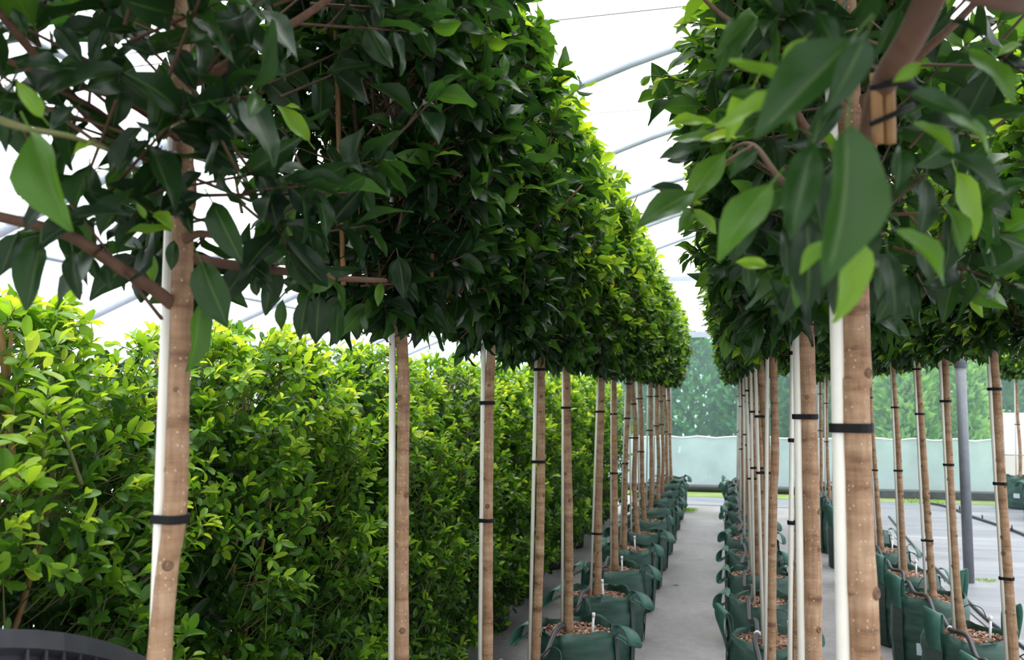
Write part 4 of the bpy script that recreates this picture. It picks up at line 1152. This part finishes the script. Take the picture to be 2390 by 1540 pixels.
# big black nursery tub tipped away, resting on an upright one
def tub_parts(root, TR, TH, nrib):
    mb = MB().lathe([(0.0, 0.0), (TR * .84, 0.0), (TR * .97, TH - .03), (TR * 1.01, TH - .03), (TR * 1.015, TH), (TR * .985, TH), (TR * .95, TH - .03), (TR * .82, 0.02), (0.0, 0.02)], 72)
    make('tub_wall', mb.mesh('tub_wall', 'blackpot'), root)
    r0 = lambda z: TR * (.84 + .13 * z / (TH - .03))
    b = MB().add([(r0(TH - .04) - .004, -.002, TH - .03), (TR * 1.005, -.002, TH - .03), (r0(TH - .2) + .006, -.002, TH - .2), (r0(TH - .2) - .004, -.002, TH - .2),
                  (r0(TH - .04) - .004, .002, TH - .03), (TR * 1.005, .002, TH - .03), (r0(TH - .2) + .006, .002, TH - .2), (r0(TH - .2) - .004, .002, TH - .2)],
                 [(0, 1, 2, 3), (7, 6, 5, 4), (0, 4, 5, 1), (1, 5, 6, 2), (2, 6, 7, 3), (3, 7, 4, 0)])
    me = b.mesh('rib', 'blackpot')
    for k in range(nrib):
        if k % 10 in (8, 9): continue
        make('rib', me, root, rot=(0, 0, 2 * math.pi * k / nrib))
tub = bpy.data.objects.new('plastic_tub', None); link(tub)
tag(tub, 'big black plastic tub with ribs under the rim, tipped in front of hedge', 'tub')
rc = at(-206, 1880, 1.30)
vv = ray(-206, 1880); vv = vv / np.linalg.norm(vv)
ww = np.array([0, 0, 1.0]) - vv * vv[2]; ww /= np.linalg.norm(ww)
ax = Vector(0.5 * vv + 0.866 * ww)
qt = ax.to_track_quat('Z', 'Y')
tub.rotation_mode = 'QUATERNION'; tub.rotation_quaternion = qt
tub.location = Vector(rc) - ax * 0.42
tub_parts(tub, 0.40, 0.42, 100)
tub2 = bpy.data.objects.new('plastic_tub', None); link(tub2)
tub2.location = (rc[0] - ax[0] * 0.42, rc[1] - ax[1] * 0.42, 0)
tag(tub2, 'upright black plastic tub standing under the tipped one', 'tub')
tub_parts(tub2, 0.33, max(0.3, float(tub.location[2]) - 0.30), 60)

# fallen yellow leaves
fm = quad_mesh('fallen_leaf', T_NEAR[1][0], T_NEAR[1][1], 'yellow_leaf', {'rib': T_NEAR[1][2]})
for px, py in ((1570, 1362), (1246, 1455), (1225, 1485), (1215, 1500), (1262, 1470)):
    p = on_z(px, py, 0.012)
    o = make('fallen_leaf', fm, None, p, (random.uniform(-.2, .2), random.uniform(-.2, .2), random.uniform(0, 6)), (0.06, 0.06, 0.03))
    if px == 1570: tag(o, 'yellow fallen leaf lying alone on the concrete aisle', 'leaf')
    else: tag(o, 'yellow fallen leaf on the ground under the hedge', 'leaf', 'fallen leaves under the hedge')
# weeds
def tuft(px, py, n, r, hgt, label):
    c = on_z(px, py, 0.010)
    a = rng.uniform(0, 6.28, n); rr = r * np.sqrt(rng.uniform(0, 1, n))
    P = np.stack([rr * np.cos(a) * 1.6, rr * np.sin(a), np.zeros(n)], 1)
    D = rng.normal(size=(n, 3)) * 0.5 + np.array([0, 0, 1.0])
    V, Q, A = expand(P, frames(D, unit(n)), rng.uniform(.5, 1, n) * hgt, rng.uniform(.4, .8, n), [leaf_template(3, 2, 3, width=.14, petiole=False)])
    o = make('weed_tuft', quad_mesh('weed_tuft', V, Q, 'hed_s', A), None, c)
    tag(o, label, 'weeds')
tuft(2300, 1356, 160, 0.06, 0.03, 'small green weed tuft on the weed mat beside grey post')
tuft(1600, 1192, 260, 0.10, 0.06, 'low green weeds at the foot of the hedge side row end')
tuft(2150, 1172, 300, 0.22, 0.05, 'grassy weeds along the dark edging board by the end wall')

# ------------------------------------------------------------------ leaves: those that show largest become parts, the rest foliage
for p in PLANTS: p[1].done()
cell = 7
gw, gh = 2390 // cell + 3, 1540 // cell + 3
depth = np.full((gh, gw), 1e9)
info = []
for root, lv, kind, templ, off in PLANTS:
    mid = lv.P + lv.R[:, :, 1] * (lv.L * 0.5)[:, None]
    px, py, z = project(mid)
    ok = (z > 0.2) & (px > -10) & (px < 2400) & (py > -10) & (py < 1550)
    ix = np.clip((px / cell).astype(int) + 1, 0, gw - 1); iy = np.clip((py / cell).astype(int) + 1, 0, gh - 1)
    size = lv.L * FPX / np.maximum(z, 0.1)
    for dx in (-1, 0, 1):
        for dy in (-1, 0, 1):
            big = ok & (size > cell * 2.0 * (1 + 1.4 * (abs(dx) + abs(dy))))
            np.minimum.at(depth, (np.clip(iy[big] + dy, 0, gh - 1), np.clip(ix[big] + dx, 0, gw - 1)), z[big])
    info.append((ok, ix, iy, z, size))
count = 0
for (root, lv, kind, templ, off), (ok, ix, iy, z, size) in zip(PLANTS, info):
    vis = ok & (z < depth[iy, ix] + 0.05) & (size * 0.5 > 9.5)
    idx = np.nonzero(vis)[0]
    idx = idx[np.argsort(-size[idx])][:300]
    meshes = LM[kind]
    for i in idx:
        o = bpy.data.objects.new('leaf', meshes[int(rng.integers(0, len(meshes)))])
        COL.objects.link(o); o.parent = root
        R = lv.R[i] * lv.L[i]; p = lv.P[i] - off
        o.matrix_basis = Matrix(((R[0][0], R[0][1], R[0][2], p[0]), (R[1][0], R[1][1], R[1][2], p[1]), (R[2][0], R[2][1], R[2][2], p[2]), (0, 0, 0, 1)))
        o.color = (float(lv.T[i]), 0, 0, 1)
    count += len(idx)
    rest = np.ones(len(lv.P), bool); rest[idx] = False
    if rest.any():
        V, Q, A = expand(lv.P[rest] - off, lv.R[rest], lv.L[rest], lv.T[rest], templ)
        stuff(make('foliage', quad_mesh('foliage', V, Q, 'fig_s' if kind == 'fig' else 'hed_s', A), root))
print('individual leaves', count, 'all leaves', sum(len(p[1].P) for p in PLANTS))
